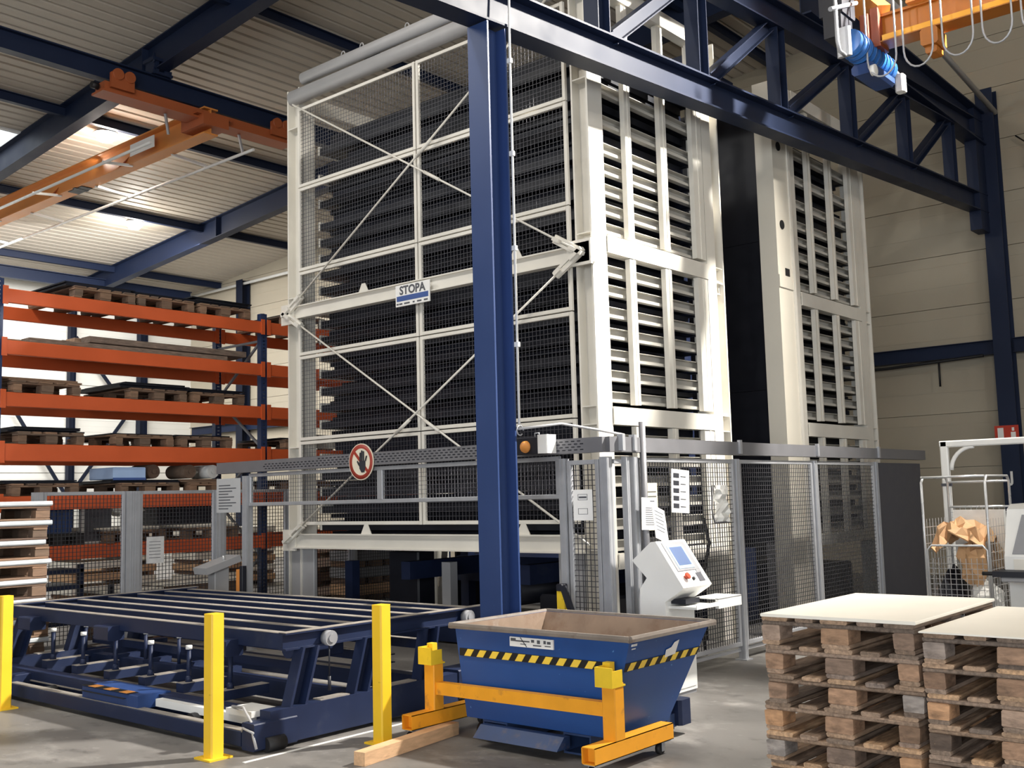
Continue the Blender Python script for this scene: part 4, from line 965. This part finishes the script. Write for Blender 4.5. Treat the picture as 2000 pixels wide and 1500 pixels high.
# bollards
for (x, y, lb, tx) in ((5.1, 5.6, 'yellow bollard right of the loading station, between it and the bin', -.01), (4.16, 6.22, 'yellow bollard standing nearest the front corner of the loading station', .02), (4.12, 9.24, 'yellow bollard at the left edge, in front of the wrapped sheet stacks', .02)):
    t = thing('bollard', lb, 'bollard', (x, y, 0), 'yellow bollards')
    b = MB(); b.cbox(-.05, .05, -.05, .05, .012, .94, .01); p_ = b.build('bollard_post', YELLOW, t, local=True)
    b = MB(); b.box(-.046, .046, -.046, .046, .938, .943); b.build('cap', YELLOW, t, local=True)
    b = MB(); b.box(-.09, .09, -.09, .09, 0, .012); b.build('base_plate', YELLOW, t, local=True)
tb = MB(); d_ = Vector((5.62-4.55, 5.40-5.21, 0)); tb.extr([(-.045, 0), (.045, 0), (.047, .085), (-.043, .085)], (4.58, 5.25, .001), (5.58, 5.38, .001)); tag(tb.build('timber_beam', TIMB), 'short squared timber lying on the floor in front of the yellow bollard', 'timber')

# ------------------------------------------------------------------ wrapped sheet stacks at the left edge
for i in range(9):
    z = i*.1945
    pallet('low wooden pallet under a wrapped sheet pack, %s level up at the left edge' % ORD[i], (4.56+random.uniform(-.01, .03), 11.06, z), random.uniform(-.01, .01), 'pallets in the wrapped stack', mt=WOODD, mtb=WOODD)
    b = MB(); o_ = random.uniform(-.03, .05); b.cbox(3.6, 5.16+o_, 10.64, 11.48, z+.1455, z+.1935, .012); tag(b.build('sheet_pack', WRAP), 'film wrapped pack of sheets, %s level up in the stack at the left edge' % ORD[i], 'sheet pack', 'wrapped packs in the left stack')

# ------------------------------------------------------------------ orange pallet racking
rk = thing('pallet_racking', 'pallet racking with orange beams and blue perforated uprights along the left', 'rack', (7, 12.7, 0))
def upright(x, y):
    b = MB(); s = 1
    b.box(x-.05, x-.018, y-.01, y, 0, 4.33); b.box(x+.018, x+.05, y-.01, y, 0, 4.33); b.box(x-.05, x-.045, y, y+.08, 0, 4.33); b.box(x+.045, x+.05, y, y+.08, 0, 4.33)
    z = 0
    while z < 4.3: b.box(x-.018, x+.018, y-.009, y-.001, z, z+.034); z += .05
    b.box(x-.07, x+.07, y-.04, y+.1, 0, .008)
    return b.build('upright', UPRB, rk)
LV = [1.23, 1.82, 2.42, 3.01, 3.61, 4.21]
for x in (5.28, 8.95, 12.6):
    for y in (12.2, 13.3): upright(x, y)
    zz = [.2, .95, 1.7, 2.45, 3.2, 3.95]
    for i in range(5):
        b = MB(); a = (12.26, 13.3) if i % 2 else (13.3, 12.26); b.extr(rp(.03, .03), (x, a[0], zz[i]), (x, a[1], zz[i+1])); b.build('frame_brace', PGREY, rk)
    for z in (.2, 3.95):
        b = MB(); b.extr(rp(.03, .03), (x, 12.26, z), (x, 13.3, z)); b.build('frame_brace', PGREY, rk)
for z in LV:
    for x0, x1 in ((5.33, 8.90), (9.0, 12.55)):
        for y in (12.17, 13.28):
            hh = .2 if z == 2.42 else .165
            b = MB(); b.cbox(x0, x1, y-.02, y+.03, z-hh, z, .006); b.box(x0-.03, x0+.03, y-.035, y-.02, z-hh-.02, z+.03); b.box(x1-.03, x1+.03, y-.035, y-.02, z-hh-.02, z+.03); b.build('shelf_beam', ORANGE, rk)
# loads
def rackpal(lab, x, z, y=12.75, along='y'): return pallet(lab, (x, y, z+.001), random.uniform(-.02, .02), 'pallets in the orange racking', mt=WOODD, mtb=WOODD, along=along)
def sheets(lab, x0, x1, z, n, mt=SHEET, h=.012, y0=12.25, y1=13.25, cat='sheet metal'):
    t = thing('sheet_pile', lab, cat, ((x0+x1)/2, 12.75, z))
    for i in range(n):
        b = MB(); b.box(x0+random.uniform(-.06, .06), x1+random.uniform(-.06, .06), y0+random.uniform(-.05, .04), y1+random.uniform(-.04, .05), z+.001+i*h, z+(i+.9)*h); b.build('sheet', mt, t)
LVN = ['lowest rack level', 'second rack level', 'third rack level', 'fourth rack level', 'fifth rack level', 'top rack level']
spec = [(5, 6.55, 'left', SHEET, 3), (5, 7.4, 'middle', SHEET, 2), (5, 8.3, 'right', SHEET, 5), (3, 5.85, 'left', WOODD, 2), (3, 7.3, 'middle', SHEET, 4), (3, 8.2, 'right', SHEET, 3), (2, 5.9, 'left', SHEET, 3), (2, 7.1, 'middle', SHEET, 1), (2, 8.0, 'right', SHEET, 1), (1, 5.85, 'left', SHEET, 2), (1, 7.2, 'middle', SHEET, 2), (1, 8.15, 'right', WOODD, 2), (0, 7.0, 'middle', BOARD, 2), (0, 8.1, 'right', BOARD, 2)]
for lv, x, side, mt, n in spec:
    rackpal('old wooden pallet, %s, %s of the bay left of the upright' % (LVN[lv], side), x, LV[lv])
    sheets('%s on the %s pallet of the %s' % ('pale boards' if mt in (BOARD, WOODD) else 'dark sheet metal', side, LVN[lv]), x-.44, x+.44, LV[lv]+.147, n, mt, .02 if mt == SHEET else .022, cat='boards' if mt in (BOARD, WOODD) else 'sheet metal')
for lv, lb in ((5, 'top rack level'), (2, 'third rack level'), (1, 'second rack level')):
    rackpal('old wooden pallet on the %s, right of the blue upright' % lb, 9.7, LV[lv]); sheets('dark sheet metal on the %s right of the blue upright' % lb, 9.3, 10.1, LV[lv]+.147, 2)
    rackpal('old wooden pallet on the %s, half hidden behind the storage tower' % lb, 10.9, LV[lv])
# long boards on the fifth level
for k, (x0, x1, zz) in enumerate(((5.6, 8.4, 0), (6.4, 8.75, .09))):
    t = thing('long_boards', ('lower' if k == 0 else 'upper') + ' layer of long pale boards on the fifth rack level', 'boards', ((x0+x1)/2, 12.7, 3.61+zz))
    for i in range(4):
        b = MB(); y = 12.3+i*.25; b.cbox(x0+random.uniform(-.1, .1), x1+random.uniform(-.1, .1), y, y+.22, 3.612+zz, 3.69+zz, .006); b.build('board', WOOD, t)
# smaller loads on the lower levels
t = thing('light_blue_box', 'light blue box on the second rack level', 'box', (7.1, 12.4, 1.99)); b = MB(); b.cbox(6.72, 7.16, 12.22, 12.8, 2.012, 2.16, .01); b.build('box_body', TEALB, t); b = MB(); b.box(6.72, 7.16, 12.21, 12.22, 2.0, 2.03); b.build('dark_edge', SIGNB, t)
for i, (x, lb) in enumerate(((7.32, 'right beside the light blue box'), (7.85, 'in the middle of the shelf'), (8.2, 'near the blue upright'))):
    b = MB(); b.cyl((x, 12.3, 2.11), (x, 12.75, 2.11), .09, 16); b.cyl((x, 12.28, 2.11), (x, 12.3, 2.11), .03, 12); tag(b.build('tape_roll', WOODD if i != 2 else PLAST), 'round roll lying on the second rack level, ' + lb, 'roll')
cr_ = thing('blue_crate', 'blue plastic crate on a black plastic pallet on the lowest rack level', 'crate', (6.05, 12.5, 1.38)); b = MB(); b.cbox(5.86, 6.22, 12.25, 12.75, 1.376, 1.72, .015); b.build('crate_body', CBLUE, cr_)
for i in range(5):
    b = MB(); b.box(5.89+i*.07, 5.91+i*.07, 12.235, 12.25, 1.39, 1.66); b.build('rib', CBLUE, cr_)
b = MB(); b.box(5.85, 6.23, 12.23, 12.77, 1.66, 1.70); b.build('crate_rim', CBLUE, cr_)
bp = thing('plastic_pallet', 'black plastic pallet under the blue crate', 'pallet', (6.05, 12.6, 1.23)); b = MB(); b.box(5.72, 6.36, 12.2, 13.0, 1.33, 1.375); b.build('pallet_deck', BLACK, bp)
for x in (5.72, 5.98, 6.24):
    b = MB(); b.box(x, x+.12, 12.2, 13.0, 1.231, 1.33); b.build('foot', BLACK, bp)
t = thing('grey_panel', 'dark grey panel with a pale frame standing on the lowest rack level', 'panel', (6.6, 12.3, 1.23)); b = MB(); b.box(6.42, 6.78, 12.35, 12.38, 1.26, 1.72); b.build('panel_field', DGREY, t); b = MB(); b.box(6.38, 6.42, 12.33, 12.40, 1.231, 1.76); b.box(6.42, 6.82, 12.33, 12.40, 1.231, 1.26); b.build('panel_frame', PLAST, t)
def blob(mb, c, r, seed, n=10, m_=14, rough=.25):
    rg = random.Random(seed); k = len(mb.v)
    for i in range(n+1):
        th = math.pi*i/n
        for j in range(m_):
            ph = 2*math.pi*j/m_; s_ = 1+rg.uniform(-rough, rough)
            mb.v.append((c[0]+r[0]*s_*math.sin(th)*math.cos(ph), c[1]+r[1]*s_*math.sin(th)*math.sin(ph), c[2]+r[2]*s_*math.cos(th)))
    for i in range(n):
        for j in range(m_):
            a = k+i*m_+j; b_ = k+i*m_+(j+1) % m_; mb.face([a, a+m_, b_+m_, b_])
b = MB(); blob(b, (7.05, 12.5, 1.62), (.24, .2, .07), 4, rough=.12); b.cbox(6.82, 6.95, 12.2, 12.24, 1.25, 1.6, .02); tag(b.build('film_bundle', PLAST), 'crumpled white plastic film on the lowest rack level', 'film')
b = MB(); b.cbox(7.5, 8.35, 12.5, 12.9, 1.42, 1.72, .02); tag(b.build('dark_box', DARKM), 'dark box standing on the lowest rack level right of the fence post', 'box')
# floor level crates behind the low fence
for (x0, x1, y0, y1, z0, z1, lb) in ((6.65, 7.35, 12.15, 12.9, .05, .62, 'left wooden crate on the floor under the racking'), (7.4, 8.6, 12.1, 12.9, .05, .66, 'long brown crate with two white labels on the floor under the racking')):
    t = thing('wooden_crate', lb, 'crate', ((x0+x1)/2, y0, 0)); n_ = 4
    for i in range(n_):
        a = z0+.08+(z1-z0-.08)*i/n_; b = MB(); b.cbox(x0, x1, y0, y1, a+.004, z0+.08+(z1-z0-.08)*(i+1)/n_, .008); b.build('crate_board', WOODD, t)
    for x in (x0, (x0+x1)/2-.05, x1-.1):
        b = MB(); b.box(x, x+.1, y0, y1, .0, z0+.08); b.build('crate_foot', WOODD, t)
    b = MB(); b.box(x0-.02, x1+.02, y0-.03, y1, z1, z1+.03); b.build('lid', BOARD, t)
    if x1 > 8:
        for x in (7.45, 7.75):
            b = MB(); b.box(x, x+.22, y0-.008, y0-.002, .38, .5); b.build('label', PAPER, t)
bt = thing('blue_metal_pallet', 'blue metal stillage on the floor behind the low fence at the left', 'stillage', (6.0, 12.5, 0))
for i, z in enumerate((.3, .5, .72, .9)):
    b = MB(); b.box(5.75, 6.35, 12.2, 12.8, z, z+.05); b.build('rail', NAVY2, bt)
for x in (5.75, 6.3):
    b = MB(); b.box(x, x+.06, 12.2, 12.26, 0, 1.0); b.build('leg', NAVY2, bt)
b = MB(); b.cbox(6.58, 6.64, 12.0, 12.06, 0, .75, .005); b.extr(rp(.05, .04), (5.95, 11.7, .35), (6.1, 11.7, .62)); tag(b.build('trolley_handle', DARKM), 'dark trolley handle behind the low fence', 'handle')
# stacked boards and gitterbox piles behind the nearer tower
for k, (x, y, lb, mts) in enumerate(((10.5, 11.86, 'wooden stacking frames with pallets seen under the nearer tower', (PGREY, TIMB, PGREY)), (12.0, 14.5, 'pale timber stack far behind under the nearer tower', (BOARD, WOOD, BOARD)))):
    t = thing('stacked_frames', lb, 'stack', (x, y, 0))
    for i in range(5):
        z = i*.24; hw = .43 if k == 0 else .6; b = MB(); b.cbox(x-hw, x+hw, y-.29, y+.29, z+.09, z+.235, .01); b.build('frame_box', mts[i % 3], t)
        for q in (-hw+.02, -.08, hw-.18):
            b = MB(); b.box(x+q, x+q+.16, y-.28, y+.28, z+.002, z+.09); b.build('runner', WOODD, t)
for k, (x, y) in enumerate(((9.0, 17.0), (10.3, 18.5), (8.0, 19.0), (11.6, 17.5), (13.4, 19.0))):
    t = thing('timber_stack', 'pale timber and board stack far behind the racking, %s from the left' % ['first', 'second', 'third', 'fourth', 'fifth'][[1, 2, 0, 3, 4][k]], 'stack', (x, y, 0))
    for i in range(6):
        b = MB(); b.cbox(x-.55, x+.55, y-.4, y+.4, i*.2+.07, i*.2+.19, .006); b.build('board_pack', BOARD if i % 2 else TIMB, t)
        for q in (-.45, .45):
            b = MB(); b.box(x+q-.05, x+q+.05, y-.4, y+.4, i*.2+.001, i*.2+.07); b.build('bearer', WOODD, t)

# ------------------------------------------------------------------ right side: roll cage, white frame, cabinet
rc = thing('roll_cage', 'wire roll cage filled with waste paper behind the pallet stacks', 'cage', (10.78, 3.38, 0))
X0, X1, Y0, Y1 = 10.4, 11.16, 3.08, 3.67
def loop(p, r=.013): b = MB(); b.tube(p, r, 6); return b
for y, n in ((Y1, 'side_frame'), (Y0, 'side_frame')):
    loop([(X0, y, .18), (X0, y, 1.70), (X0+.05, y, 1.75), (X1-.05, y, 1.75), (X1, y, 1.70), (X1, y, .18)]).build(n, CHROME, rc)
    g = MB(); mesh_grid(g, X0, X1, .25, 1.35, y, 'y', .08, .0022); o = g.build('wire_mesh', CHROME, rc); o['kind'] = 'stuff'
loop([(X1, Y0, 1.70), (X1, Y1, 1.70)]).build('back_bar', CHROME, rc); loop([(X1, Y0, 1.45), (X1, Y1, 1.45)]).build('back_bar', CHROME, rc); loop([(X0, Y0, 1.75), (X0, Y1, 1.75)]).build('top_bar', CHROME, rc)
g = MB(); mesh_grid(g, Y0, Y1, .25, 1.45, X1, 'x', .055, .0025); o = g.build('wire_mesh', CHROME, rc); o['kind'] = 'stuff'
loop([(X0, Y1-.02, .25), (X0, Y1-.02, 1.06), (X0, Y1-.06, 1.1), (X0, Y0+.06, 1.1), (X0, Y0+.02, 1.06), (X0, Y0+.02, .25)], .011).build('front_gate', CHROME, rc)
g = MB(); mesh_grid(g, Y0+.02, Y1-.02, .25, .98, X0, 'x', .05, .0022); o = g.build('wire_mesh', CHROME, rc); o['kind'] = 'stuff'
b = MB(); b.box(X0, X1, Y0, Y1, .15, .18); b.build('base', GALV, rc)
for x in (X0+.08, X1-.08):
    for y in (Y0+.08, Y1-.08):
        b = MB(); b.cyl((x, y-.02, .06), (x, y+.02, .06), .06, 14); b.box(x-.02, x+.02, y-.03, y+.03, .1, .15); b.build('castor', BLACK, rc)
def crumple(name, lab, cat, c, s_, seed, mt, n=9):
    rg = random.Random(seed); t = MB(); k = 0
    for i in range(n+1):
        for j in range(n+1):
            u, v = i/n-.5, j/n-.5
            t.v.append((c[0]+s_[0]*u+rg.uniform(-.045, .045), c[1]+s_[1]*v+rg.uniform(-.03, .03), c[2]+s_[2]*(.35-1.5*(u*u+v*v))+rg.uniform(-.07, .07)))
    for i in range(n):
        for j in range(n):
            a = i*(n+1)+j; q = [a, a+1, a+n+2, a+n+1]
            if rg.random() < .5: t.face([q[0], q[1], q[2]]); t.face([q[0], q[2], q[3]])
            else: t.face([q[0], q[1], q[3]]); t.face([q[1], q[2], q[3]])
    m_ = len(t.v); nf = list(t.f); t.v += [(x, y, z-.012) for x, y, z in t.v]
    for f_ in nf: t.face([i+m_ for i in f_][::-1])
    return tag(t.build(name, mt), lab, cat)
crumple('packing_paper', 'crumpled brown packing paper on top in the roll cage', 'paper', (10.74, 3.4, 1.19), (.56, .5, .36), 11, CARDB)
b = MB(); blob(b, (10.62, 3.3, .93), (.14, .12, .2), 31, 7, 10, .3); tag(b.build('kraft_bag', CARDB), 'torn brown paper bag hanging through the front of the roll cage', 'bag')
b = MB(); blob(b, (10.93, 3.18, .94), (.13, .08, .16), 21, 8, 12, .22); tag(b.build('brown_sack', BROWNB), 'brown sack on the right side of the roll cage', 'sack')
b = MB(); blob(b, (10.78, 3.25, .55), (.26, .14, .2), 22, 10, 14, .18); tag(b.build('film_bag', PLAST), 'white plastic film bag low in the front of the roll cage', 'bag')
b = MB(); blob(b, (10.75, 3.53, .55), (.28, .11, .3), 23, 8, 12, .25); tag(b.build('dark_waste_bag', DARKM), 'dark waste bag at the left inside the roll cage', 'bag')
b = MB(); b.box(11.06, 11.13, 3.12, 3.6, .95, 1.42); tag(b.build('film_sheet', PLAST), 'pale sheet standing against the back of the roll cage', 'sheet')
fr = thing('white_frame', 'white tubular frame with a curved corner bracket behind the roll cage', 'frame', (11.6, 3.8, 0))
b = MB(); b.cbox(11.5, 11.57, 3.76, 3.84, 0, 2.13, .012); b.build('frame_post', WHITE2, fr)
b = MB(); b.cbox(11.5, 11.57, .8, 3.84, 2.07, 2.14, .012); b.build('frame_bar', WHITE2, fr)
b = MB(); b.cbox(11.5, 11.57, .8, .88, 0, 2.07, .012); b.build('frame_post', WHITE2, fr)
P_ = [(11.535, 3.74-.24*(1-math.cos(a*math.pi/16)), 1.83+.24*math.sin(a*math.pi/16)) for a in range(9)]
b = MB(); b.tube(P_, .022, 8); b.build('corner_brace', WHITE2, fr)
b = MB(); b.box(11.495, 11.575, 3.755, 3.845, 1.66, 1.69); b.build('collar', DGREY, fr)
cb = thing('control_cabinet', 'white machine control cabinet with a slanted dark window at the right edge', 'cabinet', (9.5, 2.2, 0))
def xz(mb, prof, y0, y1):
    k = len(mb.v); n_ = len(prof); mb.v += [(x, y0, z) for x, z in prof]+[(x, y1, z) for x, z in prof]
    for i in range(n_): mb.face([k+i, k+n_+i, k+n_+(i+1) % n_, k+(i+1) % n_])
    mb.face([k+i for i in range(n_)]); mb.face([k+n_+i for i in range(n_)][::-1])
b = MB(); xz(b, [(9.3, 0), (9.3, .93), (9.22, .95), (9.22, 1.08), (9.38, 1.46), (9.5, 1.5), (9.95, 1.5), (9.95, 0)], 1.5, 2.62); b.build('cabinet_body', WHITE2, cb)
k = Vector((9.38-9.22, 0, 1.46-1.08)).normalized(); n_ = Vector((-k.z, 0, k.x))
b = MB(); o_ = Vector((9.22, 0, 1.08))
kk = len(b.v)
for h in (0, .006):
    for v, y in ((.02, 2.56), (.02, 1.55), (.36, 1.55), (.36, 2.5)): b.v.append(tuple(o_+k*v+n_*h+Vector((0, y, 0))))
for q in ((0, 1, 2, 3), (7, 6, 5, 4), (0, 4, 5, 1), (1, 5, 6, 2), (2, 6, 7, 3), (3, 7, 4, 0)): b.face([kk+j for j in q])
b.build('dark_window', PGREY, cb)
b = MB(); b.box(9.0, 9.3, 1.5, 2.66, .93, .975); b.build('shelf', DARKM, cb)
b = MB(); b.cbox(9.02, 9.3, 1.5, 2.6, .89, .93, .01); b.build('shelf_edge', TGREY, cb)
b = MB(); b.cyl((9.02, 2.62, .955), (9.02, 2.74, .955), .016, 10); b.build('handle', BLACK, cb)
b = MB(); b.box(9.215, 9.222, 1.55, 2.55, .96, 1.06); b.build('button_panel', WHITE, cb)
fs = thing('fire_sign', 'small red fire equipment sign with white symbols on the wall column', 'sign', (19.9, 5.46, 2.55))
b = MB(); b.box(19.93, 19.945, 5.27, 5.67, 2.42, 2.70); b.build('sign_plate', SIGNRED, fs)
b = MB(); b.box(19.925, 19.93, 5.52, 5.62, 2.46, 2.66); b.box(19.925, 19.93, 5.32, 5.40, 2.46, 2.58); b.box(19.925, 19.93, 5.34, 5.38, 2.6, 2.66); b.build('symbols', PAPER, fs)
